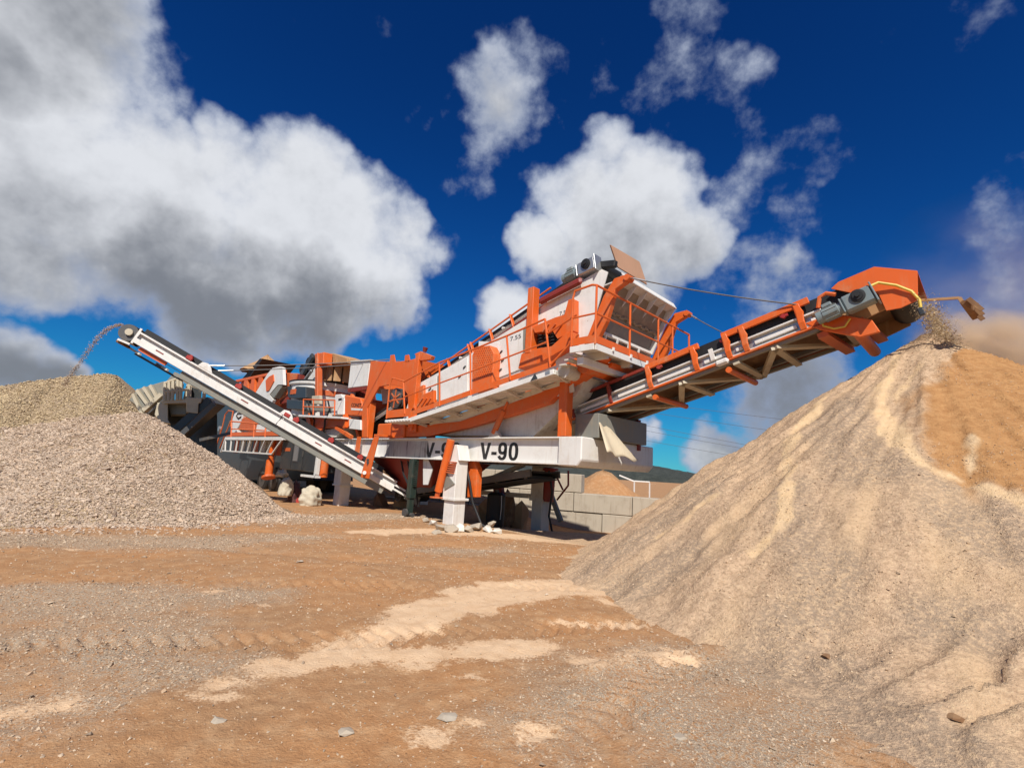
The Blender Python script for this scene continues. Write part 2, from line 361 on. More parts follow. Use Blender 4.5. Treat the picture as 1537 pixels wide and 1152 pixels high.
def ground_masks(x, y):
    w1 = fbm2(x * 2.2, y * 2.2, 5, 51, 0.6); w2 = fbm2(x * 9, y * 9, 4, 52, 0.6); w3 = fbm2(x * 30, y * 30, 3, 53, 0.6)
    pale = np.zeros_like(x); grav = np.zeros_like(x)
    for a, b, hw in PALE:
        d = seg_d(x, y, ground_at(*a), ground_at(*b)) - hw + w1 * min(0.22, hw * 1.1) + w2 * 0.09 + w3 * 0.04
        pale = np.maximum(pale, sstep(0.16, -0.12, d))
    for a, b, hw in GRAV:
        d = seg_d(x, y, ground_at(*a), ground_at(*b)) - hw + w1 * 0.4 + w2 * 0.2
        grav = np.maximum(grav, sstep(0.35, -0.3, d))
    grav = np.maximum(grav, 0.35 * sstep(0.25, 0.6, w1) * sstep(30, 8, np.hypot(x, y)))
    pale = np.maximum(pale, 0.75 * sstep(0.42, 0.62, fbm2(x * 1.6 + 5, y * 3.1, 5, 61, 0.62)))
    return pale, grav
th_f = np.radians(np.linspace(18, 162, 481)); th_b = np.radians(np.linspace(162, 378, 73))[1:-1]
TH = np.concatenate([th_f, th_b]); RR = np.concatenate([np.exp(np.linspace(math.log(1.0), math.log(34), 400)), np.exp(np.linspace(math.log(34), math.log(6000), 42))[1:]])
X = RR[:, None] * np.cos(TH)[None]; Y = RR[:, None] * np.sin(TH)[None]
Xc = np.concatenate([X.ravel(), [0]]); Yc = np.concatenate([Y.ravel(), [0]])
Zc = h_ground(Xc, Yc)
nr, nth = X.shape
idx = np.arange(nr * nth).reshape(nr, nth); nxt = np.roll(idx, -1, 1)
F = np.stack([idx[:-1], idx[1:], nxt[1:], nxt[:-1]], -1).reshape(-1, 4)
cf = np.stack([np.full(nth, nr * nth), idx[0], nxt[0], nxt[0]], -1)
pale, grav = ground_masks(Xc, Yc)
m_g, nt, b = new_mat('ground_soil')
n_a = tex(nt, 0.9, 6, 0.6).outputs['Fac']; n_b = tex(nt, 7, 6, 0.65).outputs['Fac']; n_c = tex(nt, 60, 4, 0.6).outputs['Fac']; n_d = tex(nt, 170, 2).outputs['Fac']
soil = mixc(nt, smooth(nt, n_a, 0.35, 0.65), (0.44, 0.222, 0.096), (0.37, 0.208, 0.104))
soil = mixc(nt, smooth(nt, n_b, 0.42, 0.72, 0, 0.60), soil, (0.55, 0.345, 0.185))
soil = mixc(nt, smooth(nt, n_c, 0.58, 0.70, 0, 0.55), soil, (0.55, 0.38, 0.22))
soil = mixc(nt, smooth(nt, n_c, 0.42, 0.32, 0, 0.5), soil, (0.20, 0.10, 0.05))
grc = mixc(nt, smooth(nt, n_d, 0.40, 0.62), (0.26, 0.20, 0.145), (0.54, 0.44, 0.32))
c = mixc(nt, math_n(nt, 'MULTIPLY', attr(nt, 'grav'), smooth(nt, n_c, 0.35, 0.58), clamp=True), soil, grc)
sand = mixc(nt, smooth(nt, n_b, 0.35, 0.7), (0.76, 0.54, 0.34), (0.66, 0.44, 0.26))
pf = smooth(nt, math_n(nt, 'ADD', attr(nt, 'pale'), math_n(nt, 'ADD', math_n(nt, 'MULTIPLY', math_n(nt, 'SUBTRACT', n_c, 0.5), 1.3), math_n(nt, 'MULTIPLY', math_n(nt, 'SUBTRACT', n_b, 0.5), 1.4))), 0.28, 0.80, 0.0, 0.96)
c = mixc(nt, pf, c, sand)
nt.links.new(c, b.inputs['Base Color']); b.inputs['Roughness'].default_value = 0.95; b.inputs['Specular IOR Level'].default_value = 0.15
bump(nt, b, math_n(nt, 'ADD', math_n(nt, 'MULTIPLY', n_c, 0.7), math_n(nt, 'MULTIPLY', n_d, 0.3)), 0.55, 0.03)
ground = np_mesh('ground', np.stack([Xc, Yc, Zc], -1), np.concatenate([F, cf[:, :4]])[:len(F)], m_g, None, True, {'pale': pale, 'grav': grav})
props(ground, kind='structure')

# ------------------------------------------------------------------ stockpiles
def pile(name, label, hf, x0, x1, y0, y1, step, mat, base, attr_f=None, cut=-0.03):
    nx, ny = int((x1 - x0) / step) + 1, int((y1 - y0) / step) + 1
    gx, gy = np.meshgrid(np.linspace(x0, x1, nx), np.linspace(y0, y1, ny), indexing='ij')
    x, y = gx.ravel(), gy.ravel(); z = hf(x, y); f = grid_faces(nx, ny)
    gz = h_ground(x, y)
    keep = (z > gz - 0.02)[f].any(1); f = f[keep]
    used = np.unique(f); re = np.full(len(x), -1); re[used] = np.arange(len(used)); f = re[f]
    at = {k: a[used] for k, a in attr_f(x, y, z).items()} if attr_f else None
    root = bpy.data.objects.new(name, None); COL.objects.link(root); root.location = base
    v = np.stack([x, y, z], -1)[used] - np.asarray(base)
    o = np_mesh('heap', v, f, mat, root, True, at)
    return root
def pile_mat(name, stops, scale_hi=90, bands=True):
    m, nt, b = new_mat(name)
    return m, nt, b
# right pile: screened sand with grey grit, brown fresh flow on the right, pale runs
def on_right(px):      # where an image ray meets the right pile
    d = ray(*px); t = np.linspace(2, 14, 1500)
    p = CAMP[None] + t[:, None] * d[None]; hit = p[:, 2] < np.maximum(h_right(p[:, 0], p[:, 1]), 0.0)
    i = int(np.argmax(hit)) if hit.any() else -1
    return p[i]
RUNS = [([(1238, 596), (1215, 625), (1192, 648), (1180, 680), (1181, 720)], .12), ([(1181, 720), (1178, 770), (1140, 830)], .16), ([(1345, 535), (1330, 575), (1322, 605), (1335, 645), (1352, 660)], .13), ([(1352, 640), (1366, 680), (1400, 705), (1440, 720), (1537, 755)], .07), ([(1070, 745), (1030, 778), (990, 805)], .05), ([(1380, 545), (1345, 600)], .06), ([(1460, 650), (1455, 715)], .05)]
GRIT = [([(1185, 735), (1190, 800), (1215, 850), (1250, 855)], .12), ([(1270, 690), (1350, 700), (1420, 712)], .14), ([(1390, 930), (1450, 945)], .12), ([(1440, 780), (1537, 800)], .2), ([(900, 845), (1000, 780), (1060, 740)], .2), ([(930, 890), (1010, 850)], .25), ([(1180, 930), (1240, 900)], .12), ([(1290, 1090), (1380, 1140)], .3), ([(1150, 1000), (1260, 1020)], .15), ([(1250, 620), (1290, 700)], .2)]
BROWN = [(1420, 545), (1360, 640), (1385, 690), (1470, 730), (1560, 760), (1700, 780), (1700, 500)]
def right_attrs(x, y, z):
    w1 = fbm2(x * 2.5, y * 2.5, 4, 71); w2 = fbm2(x * 10, y * 10, 3, 72)
    out = {}
    for nm, L in (('pale', RUNS), ('grit', GRIT)):
        mk = np.zeros_like(x)
        for pts, hw in L:
            P = [on_right(p) for p in pts]
            for a, c_ in zip(P[:-1], P[1:]):
                d = seg_d(x, y, a, c_) - hw * (0.55 if nm == 'pale' else 1.0) + w1 * hw * 0.7 + w2 * 0.06
                mk = np.maximum(mk, sstep(0.03 if nm == 'pale' else 0.22, -0.02 if nm == 'pale' else -0.04, d))
        out[nm] = mk
    P = np.array([on_right(p) for p in BROWN[:5]]); apex = np.array(RIDGE_R[0])
    # brown fresh flow: everything on the far side of this border line
    bl = [P[0], P[1], P[2], P[3], P[4], P[4] + (P[4] - P[3]) * 3]
    dmin = np.full(x.shape, 1e9); side = np.zeros_like(x)
    for a, c_ in zip(bl[:-1], bl[1:]):
        d = seg_d(x, y, a, c_); cr = (c_[0] - a[0]) * (y - a[1]) - (c_[1] - a[1]) * (x - a[0])
        side = np.where(d < dmin, np.sign(cr), side); dmin = np.minimum(d, dmin)
    out['brown'] = sstep(-0.10, 0.16, side * dmin + w1 * 0.30 + w2 * 0.14) * sstep(1.0, 1.25, z + 0.3 * w1 + 0.35)
    r, th = polar(x, y, A_R)
    out['run'] = 0.5 + 0.5 * fbm2(th * 14, r * 0.6, 4, 91)
    return out
m_r, nt, b = new_mat('screened_sand')
n_a = tex(nt, 1.1, 6, 0.62).outputs['Fac']; n_b = tex(nt, 9, 6, 0.7, pos_scaled(nt, (1, 1, 1.8))).outputs['Fac']; n_c = tex(nt, 70, 4, 0.65).outputs['Fac']; n_d = tex(nt, 190, 2).outputs['Fac']; n_e = tex(nt, 26, 5, 0.7, pos_scaled(nt, (1, 1, 1.7))).outputs['Fac']
base_c = mixc(nt, smooth(nt, n_b, 0.36, 0.62), (0.50, 0.34, 0.215), (0.64, 0.445, 0.285))
base_c = mixc(nt, smooth(nt, n_e, 0.50, 0.40, 0, 0.55), base_c, (0.34, 0.225, 0.135))
base_c = mixc(nt, smooth(nt, n_e, 0.54, 0.64, 0, 0.7), base_c, (0.68, 0.50, 0.31))
base_c = mixc(nt, smooth(nt, attr(nt, 'run'), 0.40, 0.80, 0, 0.45), base_c, (0.62, 0.43, 0.25))
base_c = mixc(nt, math_n(nt, 'MULTIPLY', attr(nt, 'grit'), smooth(nt, n_e, 0.62, 0.42, 0.1, 0.9)), base_c, (0.36, 0.265, 0.185))
base_c = mixc(nt, smooth(nt, n_c, 0.58, 0.66, 0, 0.6), base_c, (0.66, 0.50, 0.32))
base_c = mixc(nt, smooth(nt, n_c, 0.42, 0.34, 0, 0.6), base_c, (0.24, 0.16, 0.10))
brn = mixc(nt, smooth(nt, n_b, 0.3, 0.7), (0.39, 0.195, 0.078), (0.52, 0.285, 0.122))
brn = mixc(nt, smooth(nt, n_c, 0.42, 0.34, 0, 0.5), brn, (0.2, 0.1, 0.045))
c = mixc(nt, attr(nt, 'brown'), base_c, brn)
c = mixc(nt, math_n(nt, 'MULTIPLY', attr(nt, 'pale'), smooth(nt, n_c, 0.2, 0.5, 0.65, 1.0)), c, mixc(nt, smooth(nt, n_b, 0.35, 0.7), (0.75, 0.54, 0.32), (0.66, 0.45, 0.25)))
nt.links.new(c, b.inputs['Base Color']); b.inputs['Roughness'].default_value = 0.95; b.inputs['Specular IOR Level'].default_value = 0.12
bump(nt, b, math_n(nt, 'ADD', math_n(nt, 'MULTIPLY', n_c, 0.5), math_n(nt, 'ADD', math_n(nt, 'MULTIPLY', n_e, 1.0), math_n(nt, 'MULTIPLY', n_b, 0.6))), 0.6, 0.05)
pr = pile('sand_pile', None, h_right, A_R[0] - 6.2, A_R[0] + 7.5, A_R[1] - 6.0, A_R[1] + 5.5, 0.032, m_r, (A_R[0], A_R[1], 0), right_attrs)
props(pr, 'tall conical pile of tan screened sand under the raised discharge conveyor', 'sand pile')
m_p, nt, b = new_mat('crushed_gravel_bed')
n_a = tex(nt, 0.8, 4).outputs['Fac']; n_c = tex(nt, 45, 3, 0.6).outputs['Fac']; vo = tex(nt, 42, kind='voronoi')
c = mixc(nt, smooth(nt, n_c, 0.35, 0.65), (0.23, 0.165, 0.115), (0.52, 0.40, 0.27))
c = mixc(nt, smooth(nt, n_a, 0.4, 0.65, 0, 0.4), c, (0.50, 0.36, 0.20))
nt.links.new(c, b.inputs['Base Color']); b.inputs['Roughness'].default_value = 0.95; b.inputs['Specular IOR Level'].default_value = 0.12
bump(nt, b, vo.outputs['Distance'], 0.9, 0.03)
pa = pile('gravel_pile', None, h_A, -19, -3.6, 6.4, 14.6, 0.07, m_p, (pA1[0], pA1[1], 0))
props(pa, 'low broad pile of pinkish crushed gravel in the left foreground', 'gravel pile')
pb = pile('gravel_pile', None, h_B, -25, -7.5, 8.5, 24, 0.12, m_p, (pB1[0], pB1[1], 0))
props(pb, 'higher yellowish gravel pile behind, where the falling stones land', 'gravel pile')

# stones lying on the piles and on the ground
def scatter(n, x0, x1, y0, y1, dens_f, camfall=None):
    x = RNG.uniform(x0, x1, n); y = RNG.uniform(y0, y1, n); k = RNG.uniform(0, 1, n) < dens_f(x, y)
    return x[k], y[k]
MT['gravel'] = stone_mat('gravel_stones', [(0.30, 0.23, 0.18), (0.43, 0.33, 0.25), (0.55, 0.43, 0.325), (0.48, 0.34, 0.23), (0.61, 0.495, 0.385)])
MT['gravel_y'] = stone_mat('yellowish_stones', [(0.27, 0.20, 0.12), (0.46, 0.35, 0.21), (0.56, 0.43, 0.25), (0.40, 0.30, 0.19)])
MT['pebble'] = stone_mat('ground_pebbles', [(0.24, 0.185, 0.135), (0.42, 0.31, 0.21), (0.54, 0.42, 0.29), (0.38, 0.23, 0.13), (0.62, 0.51, 0.38)])
x, y = scatter(250000, -15, -3.8, 6.6, 12.2, lambda x, y: ((h_A(x, y) > 0.0) & (y < 11.6)) * 1.0)
z = h_A(x, y); s = np.clip(RNG.lognormal(math.log(0.0140), 0.38, len(x)), 0.006, 0.05)
o = stones('stones', np.stack([x, y, z + s * 0.3], -1), s, MT['gravel'], pa, origin=pa.location); props(o, kind='stuff')
def toe(x, y):
    rh = ridge_h(x, y, RIDGE_A, 0.66); return ((rh < 0.12) & (rh > -0.75)) * np.exp(np.minimum(rh, 0) * 5.0) * (h_A(x, y) < 0.05)
x, y = scatter(60000, -14, -3.2, 6.0, 11.5, toe)
z = h_ground(x, y); s = np.clip(RNG.lognormal(math.log(0.015), 0.45, len(x)), 0.005, 0.045)
o = stones('rolled_out_stones', np.stack([x, y, z + s * 0.3], -1), s, MT['gravel'], pa, origin=pa.location); props(o, kind='stuff')
x, y = scatter(60000, -19, -8.2, 10.5, 17.5, lambda x, y: (h_B(x, y) > 0.6) * 1.0)
z = h_B(x, y); s = RNG.uniform(0.016, 0.040, len(x))
o = stones('stones', np.stack([x, y, z + s * 0.3], -1), s, MT['gravel_y'], pb, origin=pb.location); props(o, kind='stuff')
def dr(x, y):
    h = h_right(x, y); r = np.hypot(x, y)
    return (h > 0.02) * np.clip(0.25 + 0.9 * fbm2(x * 1.4, y * 1.4, 3, 19), 0, 1) * np.clip(5.0 / r, 0, 1)
x, y = scatter(170000, 0.5, A_R[0] + 3, 1.4, A_R[1] + 1.0, dr)
z = h_right(x, y); s = RNG.uniform(0.0025, 0.008, len(x)) * (1 + 0.8 * (RNG.uniform(0, 1, len(x)) > 0.97))
o = stones('grit_stones', np.stack([x, y, z + s * 0.2], -1), s, stone_mat('sand_grit', [(0.26, 0.18, 0.115), (0.48, 0.335, 0.21), (0.64, 0.46, 0.30), (0.42, 0.28, 0.165), (0.70, 0.54, 0.37)]), pr, origin=pr.location); props(o, kind='stuff')
def dg(x, y):
    p, g = ground_masks(x, y); r = np.hypot(x, y)
    return np.clip(0.16 + 0.9 * g, 0, 1) * np.clip(1.25 - 1.1 * p, 0.1, 1) * ((h_right(x, y) < 0.03) & (h_A(x, y) < 0.03)) * np.clip((4.0 / r) ** 1.2, 0.05, 1) * (np.abs(np.arctan2(x, y)) < 1.0)
x, y = scatter(420000, -13, 7, 1.6, 13, dg)
z = h_ground(x, y); r = np.hypot(x, y); s = RNG.uniform(0.002, 0.0070, len(x)) * (0.70 + 0.13 * r) * (1 + 1.3 * (RNG.uniform(0, 1, len(x)) > 0.985))
o = stones('pebbles', np.stack([x, y, z + s * 0.25], -1), s, MT['pebble']); props(o, 'small pale pebbles strewn over the bare soil', 'pebbles', kind='stuff')
print('pebbles', len(x))
# ------------------------------------------------------------------ mesh builder in plant coordinates
class MB:
    def __init__(s): s.v = []; s.f = []
    def add(s, vs, fs):
        k = len(s.v); s.v += [tuple(map(float, p)) for p in vs]; s.f += [tuple(i + k for i in f) for f in fs]; return s
    def box(s, u0, u1, v0, v1, z0, z1):
        p = [(u, v, z) for u in (u0, u1) for v in (v0, v1) for z in (z0, z1)]
        return s.add(p, [(0, 1, 3, 2), (4, 6, 7, 5), (0, 4, 5, 1), (2, 3, 7, 6), (0, 2, 6, 4), (1, 5, 7, 3)])
    def bar(s, a, b, w, h, up=(0, 0, 1)):
        a = np.array(a, float); b = np.array(b, float); d = b - a; d /= np.linalg.norm(d); up = np.array(up, float)
        sd = np.cross(d, up); sd /= np.linalg.norm(sd); uu = np.cross(sd, d)
        p = [q + sd * x * w / 2 + uu * y * h / 2 for q in (a, b) for x in (-1, 1) for y in (-1, 1)]
        return s.add(p, [(0, 1, 3, 2), (4, 6, 7, 5), (0, 4, 5, 1), (2, 3, 7, 6), (0, 2, 6, 4), (1, 5, 7, 3)])
    def chan(s, a, b, w, h, t, side=1, up=(0, 0, 1)):      # C channel: web plus two flanges, open to `side`
        a = np.array(a, float); b = np.array(b, float); d = b - a; d /= np.linalg.norm(d); up = np.array(up, float)
        sd = np.cross(d, up); sd /= np.linalg.norm(sd); uu = np.cross(sd, d)
        o = sd * side * w
        s.bar(a + o, b + o, t, h - 2 * t - .002, up)
        for k in (1, -1):
            m = sd * side * w / 2 + uu * k * (h / 2 - t / 2); s.bar(a + m, b + m, w, t, up)
        return s
    def ring(s, c, ax, r, n):
        ax = np.array(ax, float); ax /= np.linalg.norm(ax); t = np.array((0, 0, 1.0)) if abs(ax[2]) < .9 else np.array((1.0, 0, 0))
        e1 = np.cross(ax, t); e1 /= np.linalg.norm(e1); e2 = np.cross(ax, e1)
        return [np.array(c) + r * (math.cos(6.28318 * i / n) * e1 + math.sin(6.28318 * i / n) * e2) for i in range(n)]
    def cyl(s, a, b, r, r2=None, n=16, caps=True):
        a = np.array(a, float); b = np.array(b, float); r2 = r if r2 is None else r2
        A = s.ring(a, b - a, r, n); B = s.ring(b, b - a, r2, n)
        fs = [(i, (i + 1) % n, n + (i + 1) % n, n + i) for i in range(n)]
        if caps: fs += [tuple(range(n - 1, -1, -1)), tuple(range(n, 2 * n))]
        return s.add(A + B, fs)
    def lathe(s, c, ax, prof, n=24):        # prof: (along, radius)
        ax = np.array(ax, float); ax /= np.linalg.norm(ax); R = []
        for (t, r) in prof: R += s.ring(np.array(c) + ax * t, ax, max(r, 1e-4), n)
        m = len(prof)
        fs = [(j * n + i, j * n + (i + 1) % n, (j + 1) * n + (i + 1) % n, (j + 1) * n + i) for j in range(m - 1) for i in range(n)]
        fs += [tuple(range(n - 1, -1, -1)), tuple((m - 1) * n + i for i in range(n))]
        return s.add(R, fs)
    def tube(s, pts, r, n=8):
        pts = [np.array(p, float) for p in pts]; R = []; m = len(pts); prev = None
        for i, p in enumerate(pts):
            d = pts[min(i + 1, m - 1)] - pts[max(i - 1, 0)]; d /= np.linalg.norm(d)
            t = prev if prev is not None else (np.array((0, 0, 1.0)) if abs(d[2]) < .9 else np.array((1.0, 0, 0)))
            e1 = np.cross(d, t); e1 /= np.linalg.norm(e1); e2 = np.cross(e1, d); prev = e2
            R += [p + r * (math.cos(6.28318 * k / n) * e1 + math.sin(6.28318 * k / n) * e2) for k in range(n)]
        fs = [(j * n + i, j * n + (i + 1) % n, (j + 1) * n + (i + 1) % n, (j + 1) * n + i) for j in range(m - 1) for i in range(n)]
        fs += [tuple(range(n - 1, -1, -1)), tuple((m - 1) * n + i for i in range(n))]
        return s.add(R, fs)
    def plate(s, pts, t):                    # polygon extruded by the vector t
        P = [np.array(p, float) for p in pts]; t = np.array(t, float); n = len(P)
        nrm = sum((np.cross(P[i] - P[0], P[(i + 1) % n] - P[0]) for i in range(1, n - 1)), np.zeros(3))
        if nrm @ t > 0: P = P[::-1]
        return s.add(P + [p + t for p in P], [tuple(range(n))] + [tuple(range(2 * n - 1, n - 1, -1))] + [(i, n + i, n + (i + 1) % n, (i + 1) % n)[::-1] for i in range(n)])
class Thing:
    def __init__(s, name, label, cat, base, group=None, world=False):
        s.base = np.array(base, float); s.world = world
        s.o = bpy.data.objects.new(name, None); COL.objects.link(s.o); s.o.empty_display_size = 0.3
        if world: s.o.location = s.base
        else: s.o.location = Wd(*s.base); s.o.rotation_euler = (0, 0, ROTZ)
        props(s.o, label, cat, group)
    def part(s, name, mb, mat, parent=None, bevel=0.0, smooth_=False, label=None):
        me = bpy.data.meshes.new(name); b = s.base
        me.from_pydata([(p[0] - b[0], p[1] - b[1], p[2] - b[2]) for p in mb.v], [], mb.f); me.update()
        me.materials.append(MT[mat] if isinstance(mat, str) else mat)
        bm = bmesh.new(); bm.from_mesh(me); bmesh.ops.recalc_face_normals(bm, faces=bm.faces); bm.to_mesh(me); bm.free()
        if smooth_:
            me.polygons.foreach_set('use_smooth', np.ones(len(me.polygons), bool)); 
            try: me.set_sharp_from_angle(angle=math.radians(35))
            except Exception: pass
        o = bpy.data.objects.new(name, me); COL.objects.link(o); o.parent = parent if parent is not None else s.o
        if bevel: m = o.modifiers.new('bevel', 'BEVEL'); m.width = bevel; m.segments = 1; m.limit_method = 'ANGLE'
        if label: o['label'] = label
        return o
def single(name, mb, mat, label, cat, group=None, bevel=0.0, smooth_=False):     # a thing that is one mesh, origin at its lowest middle
    P = np.array(mb.v); base = (P[:, 0].mean(), P[:, 1].mean(), P[:, 2].min())
    me = bpy.data.meshes.new(name); me.from_pydata([tuple(p - np.array(base)) for p in P], [], mb.f); me.update()
    me.materials.append(MT[mat] if isinstance(mat, str) else mat)
    bm = bmesh.new(); bm.from_mesh(me); bmesh.ops.recalc_face_normals(bm, faces=bm.faces); bm.to_mesh(me); bm.free()
    if smooth_: me.polygons.foreach_set('use_smooth', np.ones(len(me.polygons), bool))
    o = bpy.data.objects.new(name, me); COL.objects.link(o); o.location = Wd(*base); o.rotation_euler = (0, 0, ROTZ)
    if bevel: m = o.modifiers.new('bevel', 'BEVEL'); m.width = bevel; m.segments = 1
    return props(o, label, cat, group)
def lerp(a, b, t): return tuple(np.array(a, float) * (1 - t) + np.array(b, float) * t)
def off(p, u=0, v=0, z=0): return (p[0] + u, p[1] + v, p[2] + z)
def mir(p): return (p[0], 2 * CEN - p[1], p[2])
CEN = 1.25
def text_mesh(txt, size, extrude=0.004, offset=0.0, spacing=1.0):
    cu = bpy.data.curves.new('lettering', 'FONT'); cu.body = txt; cu.size = size; cu.extrude = extrude; cu.offset = offset; cu.space_character = spacing
    o = bpy.data.objects.new('lettering', cu); COL.objects.link(o); dg = bpy.context.evaluated_depsgraph_get()
    me = bpy.data.meshes.new_from_object(o.evaluated_get(dg)); bpy.data.objects.remove(o); bpy.data.curves.remove(cu); return me
def glyph_text(th, txt, a, b, height, mat, nrm_v, parent=None, name='lettering'):
    """heavy block letters V - 9 0 cut from sheet, on the plane v = a[1] from a to b in u"""
    def arc(cx, cy, rx, ry, a0, a1, n=18, e=2.4):
        o_ = []
        for i in range(n + 1):
            t = math.radians(a0 + (a1 - a0) * i / n); c_, s_ = math.cos(t), math.sin(t)
            o_.append((cx + rx * math.copysign(abs(c_) ** (2 / e), c_), cy + ry * math.copysign(abs(s_) ** (2 / e), s_)))
        return o_
    def band(o_, i_): return [[o_[k], o_[k + 1], i_[k + 1], i_[k]] for k in range(len(o_) - 1)]
    G = {'V': (.70, [[(0, 1), (.205, 1), (.36, .30), (.35, 0), (.25, 0)], [(.36, .30), (.505, 1), (.70, 1), (.46, 0), (.35, 0)]]),
         '-': (.36, [[(.0, .28), (.34, .28), (.34, .46), (.0, .46)]]),
         '0': (.60, band(arc(.29, .5, .29, .515, 0, 360, 32), arc(.29, .5, .105, .36, 0, 360, 32))),
         '9': (.60, band(arc(.28, .665, .28, .35, 0, 360, 28), arc(.28, .665, .10, .185, 0, 360, 28)) + band(arc(.26, .45, .30, .465, 30, -150, 20), arc(.26, .45, .115, .31, 30, -150, 20)))}
    W = sum(G[c_][0] for c_ in txt) + .06 * (len(txt) - 1); x = 0; L = b[0] - a[0]
    for c_ in txt:
        m = MB()
        for poly in G[c_][1]: m.plate([(a[0] + (x + px_) / W * L, a[1], a[2] + py_ * height) for px_, py_ in poly], (0, nrm_v * .0025, 0))
        x += G[c_][0] + .06
        th.part('letter', m, mat, parent)
def lettering(th, txt, a, b, height, mat, nrm_v, parent=None, name='lettering', offset=0.012):
    """letters standing on the plane v = a[1], running from a to b in u"""
    me = text_mesh(txt, 1.0, 0.003, offset); co = np.zeros(len(me.vertices) * 3); me.vertices.foreach_get('co', co); co = co.reshape(-1, 3)
    x0, x1 = co[:, 0].min(), co[:, 0].max(); y0, y1 = co[:, 1].min(), co[:, 1].max()
    a = np.array(a, float); b = np.array(b, float); L = np.linalg.norm(b - a); d = (b - a) / L
    upv = np.cross(np.array((0, nrm_v, 0.0)), d); 
    if upv[2] < 0: upv = -upv
    P = a + np.outer((co[:, 0] - x0) / (x1 - x0) * L, d) + np.outer((co[:, 1] - y0) / (y1 - y0) * height, upv) + np.outer(co[:, 2], (0, nrm_v, 0)) - th.base
    me.vertices.foreach_set('co', P.astype(np.float32).ravel()); me.update(); me.materials.clear(); me.materials.append(MT[mat])
    o = bpy.data.objects.new(name, me); COL.objects.link(o); o.parent = parent if parent is not None else th.o; return o

# ------------------------------------------------------------------ concrete block wall, hills, wires behind the plant
WA, WB = np.array(toM(at_depth(760, 750, 17.2))), np.array(toM(at_depth(1015, 760, 15.4)))
WZ = -0.52
wd = WB - WA; wd[2] = 0; wl = np.linalg.norm(wd); wd /= wl; wn_ = np.array((-wd[1], wd[0], 0))
if wn_[1] < 0: wn_ = -wn_
wall = Thing('block_wall', 'wall of large grey concrete blocks behind the plant legs', 'wall', (WA[0], WA[1], WZ))
bl, bh = 1.86, 0.60
blk = MB().box(0.008, bl - 0.008, 0, 0.6, 0.006, bh - 0.006)
blk_me = None
x_end = {0: 6.5, 1: 6.5, 2: 2.55}
for row in range(3):
    t = -4.2 - (0.93 if row % 2 else 0)
    while t < x_end[row]:
        L = min(bl, x_end[row] - t)
        if L > 0.3:
            b_ = MB(); P = []
            jit = RNG.uniform(-0.025, 0.025)
            for (x_, y_, z_) in [(x_, y_, z_) for x_ in (0.008, L - 0.008) for y_ in (0, 0.6) for z_ in (0.006, bh - 0.006)]:
                q = WA + wd * (t + x_) + wn_ * (y_ + jit); P.append((q[0], q[1], WZ + row * bh + z_))
            b_.add(P, [(0, 1, 3, 2), (4, 6, 7, 5), (0, 4, 5, 1), (2, 3, 7, 6), (0, 2, 6, 4), (1, 5, 7, 3)])
            wall.part('concrete_block', b_, 'conc', bevel=0.018)
        t += bl
# soil heap behind the wall
hb = MB(); c0 = np.array(toM(at_depth(905, 735, 21.5))); seg = 40
rad, hh = 2.6, 1.85
hv = []
for i in range(9):
    rr = rad * i / 8
    for k in range(seg):
        a = 6.28318 * k / seg; j = 1 + 0.05 * math.sin(3 * a + i) + 0.03 * math.sin(7 * a)
        hv.append((c0[0] + rr * j * math.cos(a), c0[1] + rr * j * math.sin(a), -0.2 + hh * (1 - i / 8) + 0.03 * random.uniform(-1, 1) - (0.12 if i == 0 else 0)))
hb.add(hv, [(j * seg + k, j * seg + (k + 1) % seg, (j + 1) * seg + (k + 1) % seg, (j + 1) * seg + k) for j in range(8) for k in range(seg)] + [tuple(range(seg))])
single('soil_heap', hb, m_g, 'brown heap of soil showing above the concrete block wall', 'soil heap', smooth_=True)
# far wooded hill
hx = np.linspace(-1, 1, 240); hv = []; hfz = []
m_h, nt, b = new_mat('wooded_hillside')
nn = tex(nt, 0.06, 6, 0.7).outputs['Fac']; nt.links.new(mixc(nt, smooth(nt, nn, 0.35, 0.65), (0.026, 0.032, 0.026), (0.050, 0.056, 0.046)), b.inputs['Base Color']); b.inputs['Roughness'].default_value = 1.0
bump(nt, b, nn, 1.0, 6.0)
cxh, cyh = 330.0, 1000.0
nx_, ny_ = 260, 24
gx, gy = np.meshgrid(np.linspace(-900, 700, nx_), np.linspace(0, 400, ny_), indexing='ij')
zz = (np.exp(-((gx + 40) / 230) ** 2) * 40 + np.exp(-((gx + 420) / 220) ** 2) * 22 + 4 * fbm2(gx / 60, gy / 60, 4, 3) + 2.2 * fbm2(gx / 9, gy / 9, 3, 9)) * np.sin(np.clip(gy / 400, 0, 1) * 3.1416) ** 0.7 - 2
np_o = np_mesh('hills', np.stack([gx.ravel() + cxh, gy.ravel() + cyh, zz.ravel()], -1), grid_faces(nx_, ny_), m_h); props(np_o, kind='structure')
# white portal frame far behind the wall
pf0 = np.array(toM(at_depth(952, 733, 26))); pf1 = np.array(toM(at_depth(975, 735, 26)))
g = MB(); top = 1.15
for p in (pf0, pf1): g.bar((p[0], p[1], -0.2), (p[0], p[1], top - 0.05), .05, .05, (1, 0, 0))
g.bar((pf0[0], pf0[1], top), (pf1[0], pf1[1], top), .06, .06); g.bar((pf0[0], pf0[1], top - .02), (pf0[0] - .6, pf0[1] - .5, top + .25), .07, .07)
single('portal_frame', g, 'white', 'small white steel portal frame beyond the block wall', 'steel frame')
